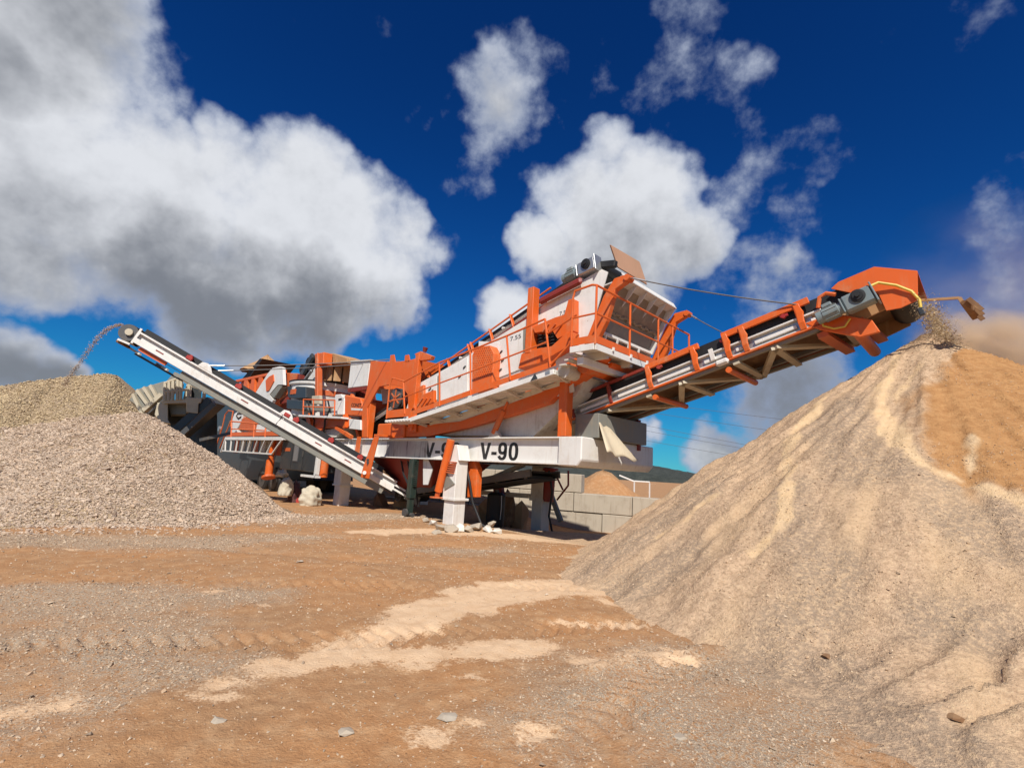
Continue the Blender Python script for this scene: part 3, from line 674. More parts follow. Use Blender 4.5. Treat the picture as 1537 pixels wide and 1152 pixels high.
# overhead wires
WIRES = [((950, 598), (1290, 640), 60), ((950, 612), (1290, 662), 60), ((950, 632), (1290, 696), 62), ((950, 640), (1290, 700), 62), ((950, 655), (1290, 712), 64)]
desc = ['uppermost', 'second from top', 'middle', 'second from bottom', 'lowest']
for (a, b_, Yd), ds in zip(WIRES, desc):
    p = at_depth(*a, Yd + 14); q = at_depth(*b_, Yd - 8); d = q - p; p = p - d * 1.4; q = q + d * 1.2
    pts = []
    for i in range(33):
        t = i / 32; c_ = p * (1 - t) + q * t; c_[2] -= 1.2 * (1 - (2 * t - 1) ** 2) - 0.9; pts.append(toM(c_))
    single('overhead_wire', MB().tube(pts, 0.022, 5), 'cable', f'thin overhead power wire crossing the sky, {ds} of five', 'power wire', 'overhead power wires')

# ------------------------------------------------------------------ trailer chassis
ch = Thing('crusher_trailer', 'long white trailer chassis lettered V-90 standing on box legs', 'trailer', (0, CEN, -0.15))
def ibeam(v0, sgn, u0, u1):
    m = MB(); m.box(u0, u1, v0, v0 + sgn * .24, 1.40, 1.43); m.box(u0, u1, v0, v0 + sgn * .24, 1.90, 1.93)
    m.box(u0, u1, v0 + sgn * .105, v0 + sgn * .135, 1.431, 1.899); return m
nb = ch.part('chassis_beam', ibeam(0, 1, -12.6, 3.36), 'white', bevel=.006)
ch.part('chassis_beam', ibeam(2 * CEN, -1, -12.6, 3.36), 'white_grimy', bevel=.006)
for u in (-9, -7.2, -5.3, -3.75):
    ch.part('web_stiffener', MB().plate([(u, .012, 1.432), (u, .103, 1.432), (u, .103, 1.898), (u, .012, 1.898)], (.018, 0, 0)), 'white', parent=nb)
for u in (-11.5, -9, -6.2, -3.4, -1.2, 1.1, 2.5):
    ch.part('cross_member', MB().box(u - .07, u + .07, .137, 2 * CEN - .137, 1.47, 1.66), 'white_grimy', bevel=.005)
for (ua, ub) in ((-1.1, 1.0), (1.2, 2.4)):
    ch.part('diagonal_brace', MB().bar((ua, .16, 1.5), (ub, 2 * CEN - .2, 1.5), .09, .09), 'white_grimy')
# end box
eb = MB(); prof = [(0, 1.93), (0, 1.50), (-.10, 1.385), (-.55, 1.385), (-.55, 1.93)]
eb.plate([(3.365 + a + .12, -.005, z) for a, z in prof], (0, 2 * CEN + .16, 0)); ch.part('end_box', eb, 'white', bevel=.02)
ch.part('end_plate', MB().plate([(3.362, -.004, 1.402), (3.362, .11, 1.402), (3.362, .11, 1.928), (3.362, -.004, 1.928)], (.018, 0, 0)), 'white', parent=nb)
# lettering on the web
a = V(719.5, 691.5, .10); b_ = V(777.5, 692.5, .10); zb = 1.475
glyph_text(ch, 'V-90', (a[0], .103, zb - .02), (b_[0], .103, zb - .02), .365, 'ink', -1, nb)
a = V(636.5, 684, .10); b_ = V(690, 690, .10)
glyph_text(ch, 'V-90', (a[0], .103, zb - .02), (b_[0], .103, zb - .02), .365, 'ink', -1, nb)
# galvanised grimy panel left of the lettering
a = V(579, 685, .1); b_ = V(640, 685, .1)
ch.part('scuffed_panel', MB().box(a[0], b_[0], .096, .104, 1.45, 1.86), paint('scuffed_zinc', (0.45, 0.43, 0.41), 0.35, 0.7, (0.16, 0.12, 0.1), 0.95, metallic=.5), parent=nb)
# box legs with hydraulic rams
def leg(u, v, sgn, mat, name='support_leg', zf=-.2, cyl_mat='orange', lab=None):
    w = .35
    lv0, lv1 = (v - .31, v + .02) if sgn < 0 else (v - .02, v + .31)
    sl = MB().box(u - .03, u + w + .03, lv0 - .03, lv1 + (.03 if sgn > 0 else -.03), .56, 1.395)
    # head gusset reaching up the beam
    fv = lv0 - .03 if sgn < 0 else lv1 + .03
    sl.plate([(u - .10, fv + .02, 1.39), (u + w + .10, fv + .02, 1.39), (u + w - .02, fv + .02, 1.74), (u + .05, fv + .02, 1.74)], (0, (-.02 - fv) if sgn < 0 else (v + .02 - fv), 0))
    L = ch.part(name, sl, mat, bevel=.012, label=lab)
    ch.part('foot', MB().box(u, u + w, lv0, lv1, zf, .52), mat, parent=L, bevel=.012)
    ch.part('collar', MB().box(u - .055, u + w + .055, lv0 - .05, lv1 + .045, .521, .575), mat, parent=L, bevel=.006)
    return L
L1 = leg(0.0, 0.0, -1, 'white')
# ram beside the leg
p0, p1 = V(677, 660, -.42), V(658, 737, -.42)
r_ = ch.part('hydraulic_ram', MB().cyl(p0, p1, .088, n=18), 'orange', parent=L1, smooth_=True)
p2 = V(655.5, 746, -.42); ch.part('ram_foot', MB().cyl(p1, p2, .055).cyl(off(p2, z=-.012), off(p2, z=.012), .16), 'orange_dirty', parent=L1, smooth_=True)
k = MB()
for t in np.linspace(.42, .62, 6):
    c_ = lerp(p0, p1, t); k.bar((c_[0] + .06, -.40, c_[2]), (c_[0] + .30, -.36, c_[2] - .01), .05, .022)
ch.part('ram_bracket', k, 'orange_dirty', parent=L1)
ch.part('gusset', MB().plate([V(671, 712, -.36), V(682, 726, -.36), V(667, 735, -.36), V(666, 722, -.36)], (0, .03, 0)), 'grey_or_shade', parent=L1)
pg = [V(703, 692, .12), V(710, 688, .12), V(716.5, 704, .12), V(714, 746, .12), V(701, 746, .12)]
ch.part('ram_guard', MB().plate(pg, (0, .16, 0)), 'orange', bevel=.01)
L2 = leg(-5.2, 0.0, -1, 'white')
L3 = leg(0.13, 2 * CEN, 1, 'white_grimy', zf=-.3)
ch.part('hydraulic_ram', MB().cyl(V(826, 702, 2.62), V(822, 752, 2.62), .15, n=18).cyl(V(826, 706, 2.62), V(826, 703, 2.62), .21), 'darkred', parent=L3, smooth_=True)
leg(-5.1, 2 * CEN, 1, 'white_grimy', zf=-.3)
ch.part('leg_brace', MB().bar(V(818, 718, 2.9), V(842, 782, 2.9), .13, .07, (0, 1, 0)), 'grey_or_shade')
for a, b_ in (((832, 708), (845, 735)), ((853, 706), (853, 728)), ((853, 728), (836, 750)), ((832, 728), (824, 736))):
    ch.part('thin_brace', MB().bar(V(*a, 2.75), V(*b_, 2.75), .035, .035, (0, 1, 0)), 'darkred')
ch.part('tie_bar', MB().bar(V(712, 738, 2.4), V(795, 744, 2.4), .10, .12), 'white_grimy')
ch.part('drop_bracket', MB().plate([V(739, 722, 2.2), V(766, 708, 2.2), V(752, 730, 2.2), V(753, 742, 2.2), V(741, 742, 2.2)], (0, .12, 0)), 'darkred')
ch.part('low_beam', MB().bar(V(708, 730, 1.5), V(786, 697, 1.5), .10, .10), 'white_grimy')
# threaded parking jack
j0 = V(627, 690, .02); j1 = (j0[0], .02, .02); ju = j0[0] - .12
jk = ch.part('parking_jack', MB().box(ju - .09, ju + .09, -.09, .09, .42, 1.39), 'green_black', bevel=.01)
ch.part('jack_tube', MB().box(ju - .06, ju + .06, -.06, .06, .06, .42), 'green_black', parent=jk)
ch.part('jack_wheel', MB().cyl((ju, -.16, .07), (ju, -.10, .07), .10, n=14).cyl((ju - .16, 0, .02), (ju + .16, 0, .02), .05), 'steel', parent=jk, smooth_=True)
k = MB()
for i in range(14): z = .72 + i * .047; k.box(ju + .092, ju + .14, -.05, .05, z, z + .024)
ch.part('jack_rack', k, 'green_black', parent=jk)
ch.part('jack_plate', MB().plate([V(635, 688, .16), V(641.5, 688, .16), V(649, 704, .16), V(642, 727, .16), V(635, 727, .16)], (0, .02, 0)), 'white')
for i, (x0, x1) in enumerate(((612, 618), (602, 611))):
    ch.part('hose', MB().tube([V(x0, 690, .3), V(x0 + 4, 712, .25), V(x1 + 6, 735, .3), V(x1 + 10, 760, .4)], .028, 6), 'black')
# dark red discharge chute under the chassis
c1 = MB(); rt = [(-4.3, .25), (-1.2, .25), (-1.2, 2.2), (-4.3, 2.2)]; rb = [(-3.3, .8), (-2.0, .8), (-2.0, 1.7), (-3.3, 1.7)]
c1.add([(u, v, 1.39) for u, v in rt] + [(u, v, .55) for u, v in rb], [(3, 2, 1, 0), (4, 5, 6, 7)] + [(i, (i + 1) % 4, 4 + (i + 1) % 4, 4 + i) for i in range(4)])
ch.part('belly_chute', c1, 'darkred')
# rear axle wheels of the trailer
def wheel(th, c, r, w, parent=None):
    prof = [(-w / 2, r * .62), (-w / 2, r * .93), (-w * .36, r), (w * .36, r), (w / 2, r * .93), (w / 2, r * .62)]
    t = th.part('wheel', MB().lathe(c, (0, 1, 0), prof, 28), 'black', parent, smooth_=True)
    th.part('rim', MB().lathe((c[0], c[1] - w / 2 - .005, c[2]), (0, 1, 0), [(0, r * .6), (.01, r * .6), (.06, r * .5), (.06, r * .2), (.0, r * .17)], 20), 'steel', t, smooth_=True)
for u in (-12.1, -10.9): wheel(ch, (u, .25, .36), .52, .34); wheel(ch, (u, 2 * CEN - .25, .36), .52, .34)

# ------------------------------------------------------------------ vibrating screen
SV = .12
sc = Thing('vibrating_screen', 'orange and white vibrating screen box raised above the chassis', 'screen', (1.0, CEN, 1.95))
def S(x, y, dv=0.0): return V(x, y, SV + dv)
side = [S(604, 632), S(620, 580), S(690, 541), S(797, 474), S(836, 440), S(868, 424), S(903, 404), S(912, 408), S(884, 506), S(868, 545), S(833, 562)]
sp = sc.part('side_plate', MB().plate(side, (0, .03, 0)), 'white', bevel=.004)
sc.part('side_plate', MB().plate([mir(off(p, v=-.03)) for p in side], (0, .03, 0)), 'white')
# panels proud of the side plate, each its own sheet with a step
def panel(pts, mat='white', t=.03, name='side_panel', parent=None, dv=0): return sc.part(name, MB().plate([S(x, y, -.002 + dv) for x, y in pts], (0, -t, 0)), mat, parent=sp if parent is None else parent, bevel=.006)
P1 = panel([(662, 560), (703, 536), (703, 594), (662, 608)])
P2 = panel([(751, 513), (787, 492), (786, 553), (747, 568)])
P3 = panel([(626, 584), (657, 565), (657, 600), (632, 608)])
P4 = panel([(832, 478), (855, 456), (857, 474), (835, 480)])
P5 = panel([(719, 512), (750, 514), (745, 568), (738, 569), (716, 572)], t=.012)
# post strips between the panels
for pts in ([(658.5, 565), (661, 563), (661, 612), (658.5, 612)], [(787.5, 492), (791, 490), (790, 553), (786.5, 553)]):
    panel(pts, 'grey_or_shade', .05, 'panel_edge')
lettering(sc, '7.55', S(840, 474, -.034), S(853, 470.3, -.034), .085, 'steel', -1, P4, 'marking', .0)
lettering(sc, '7.55', S(766, 512, -.034), S(782, 507, -.034), .095, 'steel', -1, P2, 'marking', .0)
for x, y in ((752, 528), (754, 541), (751, 555), (697, 551), (645, 584), (648, 587), (690, 565)):
    sc.part('latch', MB().bar(S(x - 1.5, y + 1.5, -.04), S(x + 2, y - 2, -.04), .03, .03), 'steel', sp)
# orange perforated guard
G0 = [V(708, 588, -.12), V(708.5, 533, -.12), V(714, 521, -.12), V(735, 518, -.12), V(741.5, 530, -.12), V(738, 582, -.12)]
gd = sc.part('perforated_guard', MB().plate(G0, (0, .238, 0)), 'orange', bevel=.01)
us = [p[0] for p in G0]; holes = MB()
m_hole = paint('guard_holes', (0.16, 0.03, 0.012), .8, .2)
for i in range(13):
    for jx in range(9):
        x = 711.5 + jx * 3.15 + (1.5 if i % 2 else 0); y = 524 + i * 3.5 - jx * .25
        if x > 739 - max(0, (530 - y)) * .4: continue
        q = V(x, y, -.1215); holes.cyl(q, off(q, v=-.002), .011, n=6)
props(sc.part('hole_pattern', holes, m_hole, gd), kind='stuff')
# orange spring seats, front one with coil springs
def seat(pts, t, mat='orange', name='spring_seat', dv=-.01): return sc.part(name, MB().plate([S(x, y, dv) for x, y in pts], (0, -t, 0)), mat, bevel=.008)
s1 = seat([(808, 494), (842, 480), (856, 476), (862, 454), (869, 452), (869, 500), (846, 512), (838, 499), (812, 503)], .20)
s2 = seat([(793, 534), (818, 526), (838, 523), (860, 503), (870, 502), (869, 520), (845, 534), (820, 548), (788, 556)], .22)
for k_, x in enumerate((812, 821, 830, 839)):
    c_ = S(x, 515 - k_ * 1.2, -.13); pts = []
    for i in range(41): a_ = i / 40 * 5 * 6.28318; pts.append((c_[0] + .055 * math.cos(a_), c_[1] + .055 * math.sin(a_), c_[2] - .17 + .34 * i / 40))
    sc.part('coil_spring', MB().tube(pts, .013, 5), 'black', smooth_=True)
sc.part('spring_pocket', MB().plate([S(803, 504, -.035), S(846, 500, -.035), S(852, 514, -.035), S(836, 524, -.035), S(803, 527, -.035)], (0, .02, 0)), 'black')
for x in (815, 825, 835):
    sc.part('seat_rib', MB().bar(S(x, 498, -.22), S(x + 9, 486, -.22), .03, .05, (0, 1, 0)), 'orange_dirty', s1)
s3 = seat([(620, 612), (632, 594), (634, 581), (640, 578), (640, 592), (656, 586), (656, 606), (622, 620)], .10)
for x in (627, 633, 639): sc.part('seat_rib', MB().bar(S(x, 609, -.12), S(x + 8, 597, -.12), .03, .04, (0, 1, 0)), 'orange_dirty', s3)
sc.part('spring_pocket', MB().plate([S(622, 622, -.02), S(640, 615, -.02), S(641, 620, -.02), S(624, 629, -.02)], (0, -.02, 0)), 'black')
# tall post on the side and sloping front columns
sc.part('side_post', MB().bar(V(801.5, 433, -.02), V(796.5, 531, -.02), .17, .2, (0, 1, 0)), 'orange', bevel=.01)
for mm in (lambda p: p, mir):
    col_ = [(3.66, -.02, 3.55), (3.95, -.02, 4.05), (4.13, -.02, 4.62), (4.36, -.02, 4.72), (4.36, -.02, 4.86), (4.10, -.02, 4.84), (3.88, -.02, 4.55), (3.60, -.02, 3.95), (3.42, -.02, 3.55)]
    q = sc.part('front_column', MB().plate([mm(p) for p in col_], (0, .13 if not (mm is mir) else -.13, 0)), 'orange', bevel=.012)
    sc.part('cable_lug', MB().cyl(mm((4.38, -.05, 4.79)), mm((4.38, .13, 4.79)), .06), 'orange', q, smooth_=True)
# base beams under the box
for mm in (lambda p: p, mir):
    bb = MB().plate([mm(p) for p in (S(606, 640, -.06), S(690, 632, -.06), S(760, 607, -.06), S(812, 588, -.06), S(832, 573, -.06), S(866, 553, -.06), S(880, 562, -.06), S(838, 590, -.06), S(824, 604, -.06), S(770, 622, -.06), S(700, 642, -.06), S(640, 655, -.06), S(606, 656, -.06))], (0, .16 if not (mm is mir) else -.16, 0))
    sc.part('base_beam', bb, 'orange', bevel=.01)
sc.part('base_end_box', MB().box(V(566, 655, 0)[0], V(606, 655, 0)[0], -.02, .5, 1.935, 2.34), 'orange', bevel=.03)
for u0 in (-1.2, 0.4, 1.9, 3.1):
    sc.part('base_cross_tube', MB().cyl((u0, .2, 2.32 + .17 * (u0 + 1.5)), (u0, 2 * CEN - .2, 2.32 + .17 * (u0 + 1.5)), .09), 'orange', smooth_=True)
# collecting hopper below the decks
hp = MB(); q = [S(640, 652, .1), S(700, 630, .1), S(835, 578, .1), S(880, 565, .1), S(866, 592, .1), S(800, 655, .1)]
hp.plate(q, (0, 2 * CEN - 2 * (SV + .1), 0)); sc.part('hopper', hp, 'white_grimy')
sc.part('lift_ram', MB().cyl(V(741, 650, .05), V(756, 616, .05), .065).cyl(V(756, 616, .05), V(762, 603, .05), .03), 'orange', smooth_=True)
sc.part('ram_pivot', MB().plate([V(733, 656, .02), V(737, 645, .02), V(744, 645, .02), V(750, 656, .02)], (0, .1, 0)), 'white_grimy')
# four posts carrying the box
for (u0, v0) in ((2.98, .02), (2.98, 2 * CEN - .22), (-4.35, .02), (-4.35, 2 * CEN - .22)):
    zt = 3.1 if u0 > 0 else 3.0
    sc.part('support_post', MB().box(u0 - .10, u0 + .10, v0, v0 + .2, 1.932, zt), 'orange', bevel=.01)
for mm in (lambda p: p, mir):
    sc.part('post_bracket', MB().plate([mm(p) for p in ((2.8, .0, 3.1), (3.2, .0, 2.95), (3.6, .0, 3.15), (3.9, .0, 3.4), (3.3, .0, 3.45), (2.8, .0, 3.28))], (0, .3 if not (mm is mir) else -.3, 0)), 'orange', bevel=.01)
sc.part('pivot_drum', MB().cyl((3.55, -.12, 3.26), (3.55, .5, 3.26), .17).cyl((3.25, -.14, 3.12), (3.25, .3, 3.12), .11), 'orange', smooth_=True)
vm = sc.part('vibrator_motor', MB().cyl(V(846, 556, -.34), off(V(846, 556, -.34), v=.35), .14, n=18), 'white_grimy', smooth_=True)
sc.part('motor_end_grille', MB().cyl(V(846, 556, -.345), V(846, 556, -.36), .115, n=18), 'galv', vm)
# discharge hood at the front
HB, HT = (3.60, 3.98), (4.02, 4.86)          # (u, z) of the face, bottom and top
hv0, hv1 = .22, 2 * CEN - .22
def hpnt(t, v, d=0.0): return (HB[0] + (HT[0] - HB[0]) * t + d * .9, v, HB[1] + (HT[1] - HB[1]) * t - d * .43)
m_cur = paint('dusty_rubber_curtain', (0.34, 0.27, 0.19), .95, .95, (0.50, 0.38, 0.25), .9)
m_cur_low = paint('worn_steel_liner', (0.24, 0.22, 0.20), .7, .7, (0.42, 0.32, 0.23), .5)
sc.part('hood_curtain', MB().plate([hpnt(.42, hv0 + .04, -.03), hpnt(.42, hv1 - .04, -.03), hpnt(.99, hv1 - .04, -.03), hpnt(.99, hv0 + .04, -.03)], (-.02, 0, .01)), m_cur)
sc.part('hood_liner', MB().plate([hpnt(.02, hv0 + .04, -.06), hpnt(.02, hv1 - .04, -.06), hpnt(.44, hv1 - .04, -.06), hpnt(.44, hv0 + .04, -.06)], (-.02, 0, .01)), m_cur_low)
lump = MB()
for i in range(26):
    v_ = hv0 + .1 + (hv1 - hv0 - .2) * i / 25; c_ = hpnt(.44 + .02 * math.sin(i * 1.7), v_, -.02); lump.cyl(off(c_, v=-.05), off(c_, v=.05), .02 + .015 * random.random(), n=6)
sc.part('curtain_ragged_edge', lump, m_cur)
hf = MB()
for v_ in (hv0, hv1): hf.bar(hpnt(-.02, v_), hpnt(1.02, v_), .05, .12)
hf.bar(hpnt(0, hv0 + .03), hpnt(0, hv1 - .03), .06, .06)
hood = sc.part('hood_frame', hf, 'white', bevel=.006)
lip = MB().plate([(4.02, hv0 - .02, 4.865), (4.02, hv1 + .02, 4.865), (4.20, hv1 + .02, 4.90), (4.20, hv0 - .02, 4.90)], (0, 0, .018))
lip.plate([(4.20, hv0 - .02, 4.90), (4.20, hv1 + .02, 4.90), (4.13, hv1 + .02, 5.03), (4.13, hv0 - .02, 5.03)], (-.015, 0, -.01))
sc.part('hood_lip', lip, 'white', hood)
for i in range(6):
    v_ = hv0 + .02 + (hv1 - hv0 - .04) * i / 5
    sc.part('hood_rib', MB().plate([hpnt(.62, v_, .0), hpnt(.98, v_, .0), (4.19, v_, 4.895), hpnt(.9, v_, .10)], (0, .018, 0)), 'white', hood)
    sc.part('lip_rib', MB().plate([(4.03, v_, 4.885), (4.19, v_, 4.92), (4.125, v_, 5.02), (4.05, v_, 4.95)], (0, .014, 0)), 'white', hood)
sc.part('hood_roof', MB().plate([(2.2, hv0 - .06, 4.62), (2.2, hv1 + .06, 4.62), (4.02, hv1 + .06, 4.862), (4.02, hv0 - .06, 4.862)], (0, 0, .02)), 'white')
for i in range(4): v_ = hv0 + .25 + i * .42; sc.part('rail_bracket', MB().bar(hpnt(0, v_, .04), hpnt(-.12, v_, .07), .04, .03), 'white', hood)
# ------------------------------------------------------------------ side walkway and front platform with railings
def rail_run(th, posts, base_off=0.0, r=.021, mat='orange', heights=(1.0, .52), closed=False):
    """posts: list of (bottom, top); two rails"""
    for (a, b_) in posts: th.part('railing_post', MB().tube([a, b_], r, 8), mat, smooth_=True)
    for h in heights:
        pts = [lerp(a, b_, h) for a, b_ in posts]
        th.part('handrail' if h == heights[0] else 'mid_rail', MB().tube(pts, r if h == heights[0] else r * .85, 8), mat, smooth_=True)
WV = -.52
wk = Thing('side_walkway', 'sloping white walkway with orange handrail along the screen box', 'walkway', (0.8, WV, 2.35))
wa, wb = V(617, 627, WV), V(832, 554, WV)
deck = MB().plate([wa, wb, (wb[0], .05, wb[2]), (wa[0], .05, wa[2])], (0, 0, -.03)); dk = wk.part('deck', deck, 'white')
wk.part('edge_channel', MB().bar(off(wa, v=-.012, z=-.045), off(wb, v=-.012, z=-.045), .03, .10), 'white', bevel=.004)
n_b = 7
for i in range(n_b + 1):
    p = lerp(wa, wb, i / n_b); wk.part('deck_bearer', MB().bar(off(p, v=.02, z=-.06), off((p[0] - .12, .05, p[2]), z=-.13), .05, .06), 'white_grimy')
for i in range(n_b):
    p, q = lerp(wa, wb, i / n_b), lerp(wa, wb, (i + 1) / n_b); q = (q[0], .03, q[2])
    wk.part('zigzag_brace', MB().bar(off(p, v=.02, z=-.075), off(q, z=-.12), .03, .03), 'white_grimy')
wk.part('underside_skirt', MB().plate([off(wa, v=.56, z=-.05), off(wb, v=.56, z=-.05), off(wb, v=.62, z=-.32), off(wa, v=.62, z=-.26)], (0, .02, 0)), 'white_grimy')
wl0 = V(578, 630, WV); wk.part('lower_landing', MB().plate([wl0, off(wa, u=-.002), (wa[0] - .002, .05, wa[2]), (wl0[0], .05, wl0[2])], (0, 0, -.07)), 'white', bevel=.006)
for i in range(9):
    t = (i + .5) / 9; p = lerp(wl0, wa, t); wk.part('landing_bolt', MB().cyl(off(p, v=-.002, z=-.035), off(p, v=-.03, z=-.035), .022, n=8), 'white', dk)
PB = [((607.5, 621), (605.5, 573)), ((660, 609), (659.6, 544)), ((706.5, 593), (706, 526)), ((766, 570), (760.5, 504)), ((826, 551), (818, 478.6))]
rail_run(wk, [(V(*a, WV), V(*b_, WV)) for a, b_ in PB])
wk.part('toe_board', MB().bar(off(wa, v=.03, z=.13), off(wb, v=.03, z=.13), .012, .11), 'orange')
# end loop at the low end
lp = [V(580, 628, WV), V(585, 578, WV), V(589, 567, WV), V(607, 572, WV)]
wk.part('end_loop_rail', MB().tube(lp, .02, 8), 'orange', smooth_=True)
wk.part('end_loop_mid_rail', MB().tube([V(583, 602, WV), V(606, 598, WV)], .018, 8), 'orange', smooth_=True)
wk.part('end_toe_plate', MB().plate([V(581, 616, WV), V(617, 612, WV), V(617, 624, WV), V(581, 627, WV)], (0, .012, 0)), 'orange')
# hose reel in the loop
rc = V(596, 598, -.3); rl = wk.part('hose_reel', MB().lathe(rc, (0, 1, 0), [(-.06, .26), (-.05, .28), (-.04, .2), (.04, .2), (.05, .28), (.06, .26)], 22), 'steel', smooth_=True)
for i in range(3):
    a_ = i * 1.047 + .4; wk.part('reel_spoke', MB().bar((rc[0] - .25 * math.cos(a_), rc[1] - .07, rc[2] - .25 * math.sin(a_)), (rc[0] + .25 * math.cos(a_), rc[1] - .07, rc[2] + .25 * math.sin(a_)), .04, .015, (0, 1, 0)), 'orange_dirty', rl)
wk.part('warning_sign', MB().plate([V(796, 572, WV - .03), V(803, 560, WV - .03), V(807, 568, WV - .03)], (0, -.004, 0)), 'charcoal')
wk.part('rating_plate', MB().plate([V(818, 558, WV - .03), V(825, 555.5, WV - .03), V(825.5, 560, WV - .03), V(818.5, 563, WV - .03)], (0, -.004, 0)), 'galv')
# sloping stair rails up to the platform
wk.part('stair_rail', MB().tube([V(826, 548, WV), V(864, 507, WV), V(868, 501, WV)], .021, 8), 'orange', smooth_=True)
wk.part('stair_rail', MB().tube([V(818, 480, WV), V(822, 500, WV), V(866, 472, WV)], .019, 8), 'orange', smooth_=True)
for t in (.2, .45, .7): wk.part('stair_tread', MB().box(wb[0] + t * .45, wb[0] + t * .45 + .14, WV + .03, .05, wb[2] + t * .32, wb[2] + t * .32 + .03), 'white_grimy')

pf = Thing('front_platform', 'white platform with orange railing around the screen discharge hood', 'platform', (3.9, CEN, 3.3))
PZ, PU0, PU1, PV0, PV1 = 3.45, 3.66, 4.12, -.60, 2 * CEN + .55
pd = pf.part('deck', MB().box(PU0, PU1, PV0, PV1, PZ - .03, PZ), 'white', bevel=.004)
pf.part('edge_channel', MB().box(PU1 + .001, PU1 + .03, PV0, PV1, PZ - .10, PZ + .012), 'white', bevel=.004)
pf.part('side_channel', MB().box(PU0 - .05, PU1, PV0 - .03, PV0 - .001, PZ - .10, PZ + .012), 'white', bevel=.004)
for v_ in (-.2, .6, 1.4, 2.2): pf.part('deck_bearer', MB().box(PU0 - .2, PU1 - .02, v_, v_ + .08, PZ - .16, PZ - .032), 'white_grimy')
pf.part('under_beam', MB().box(PU0 + .02, PU0 + .16, PV0 + .1, PV1 - .1, PZ - .30, PZ - .162), 'white', bevel=.008)
pf.part('toe_board', MB().box(PU1 + .004, PU1 + .016, PV0, PV1, PZ + .03, PZ + .16), 'orange')
pf.part('side_toe_board', MB().box(PU0 - .05, PU1, PV0 - .016, PV0 - .004, PZ + .03, PZ + .16), 'orange')
for v_ in (-.1, .5, 1.1, 1.7): pf.part('toe_bracket', MB().box(PU1 + .031, PU1 + .06, v_, v_ + .04, PZ - .02, PZ + .05), 'white', pd)
H_ = 1.06; UU = PU1 + .01
pts_f = [(UU, PV0, 0), (UU, .52, 0), (UU, 1.62, 0), (UU, 2.25, 0), (UU, PV1, 0)]
rail_run(pf, [((u, v, PZ), (u, v, PZ + H_)) for u, v, _ in pts_f])
lp = [(PU0 - .04, PV0, PZ), (PU0 - .04, PV0, PZ + H_ - .12), (PU0 - .0, PV0, PZ + H_), (UU - .1, PV0, PZ + H_ + .03), (UU, PV0, PZ + H_)]
pf.part('corner_rail', MB().tube(lp, .021, 8), 'orange', smooth_=True)
pf.part('corner_mid_rail', MB().tube([(PU0 - .04, PV0, PZ + .55), (UU, PV0, PZ + .55)], .018, 8), 'orange', smooth_=True)
pf.part('hanger_bracket', MB().plate([(3.5, .3, 3.1), (3.9, .3, 3.28), (3.9, .3, 3.33), (3.45, .3, 3.33)], (0, 1.9, 0)), 'orange')

# ------------------------------------------------------------------ belt conveyors along the plant axis
def gearmotor(th, c, d, sc_=1.0, side=-1, mats=('motor', 'motor', 'black')):
    """motor along direction d (u,z plane) ending in a gearbox at c + d, hub facing the viewer"""
    c = np.array(c, float); d = np.array(d, float); d /= np.linalg.norm(d); s = sc_
    m = th.part('motor', MB().lathe(c, d, [(0, .10 * s), (.02 * s, .125 * s), (.12 * s, .125 * s), (.13 * s, .135 * s), (.40 * s, .135 * s), (.41 * s, .115 * s), (.48 * s, .115 * s)], 20), mats[0], smooth_=True)
    up = np.cross(np.array((0, 1, 0)), d); up = up if up[2] > 0 else -up
    for k in range(10):
        a_ = k / 10 * 6.283; e = math.cos(a_) * up + math.sin(a_) * np.array((0, 1, 0))
        th.part('cooling_fin', MB().bar(c + d * .14 * s + e * .138 * s, c + d * .39 * s + e * .138 * s, .012 * s, .02 * s, e + d * .01), mats[0], m)
    th.part('terminal_box', MB().bar(c + d * .16 * s + up * .17 * s, c + d * .34 * s + up * .17 * s, .15 * s, .08 * s, up), mats[0], m, bevel=.01)
    g0 = c + d * .49 * s
    gb = th.part('gearbox', MB().bar(g0, g0 + d * .52 * s, .26 * s, .34 * s, up), mats[1], bevel=.03)
    hub = g0 + d * .28 * s + np.array((0, side * .131 * s, 0)) + up * .04 * s
    h = th.part('gearbox_hub', MB().lathe(hub, (0, side, 0), [(0, .125 * s), (.03 * s, .125 * s), (.035 * s, .09 * s), (.05 * s, .085 * s), (.05 * s, .04 * s), (.08 * s, .035 * s)], 20), mats[2], gb, smooth_=True)
    th.part('gearbox_flange', MB().bar(g0 + d * .525 * s - up * .2 * s, g0 + d * .525 * s + up * .2 * s, .3 * s, .03 * s, d), mats[1], gb, bevel=.006)
    th.part('gearbox_flange', MB().bar(g0 - d * .01 * s - up * .15 * s, g0 - d * .01 * s + up * .15 * s, .27 * s, .03 * s, d), mats[1], gb, bevel=.006)
    return m
def frame_axes(a, b_):
    d = np.array(b_, float) - np.array(a, float); L = np.linalg.norm(d); d /= L; n = np.array((-d[2], 0, d[0])); return d, n, L

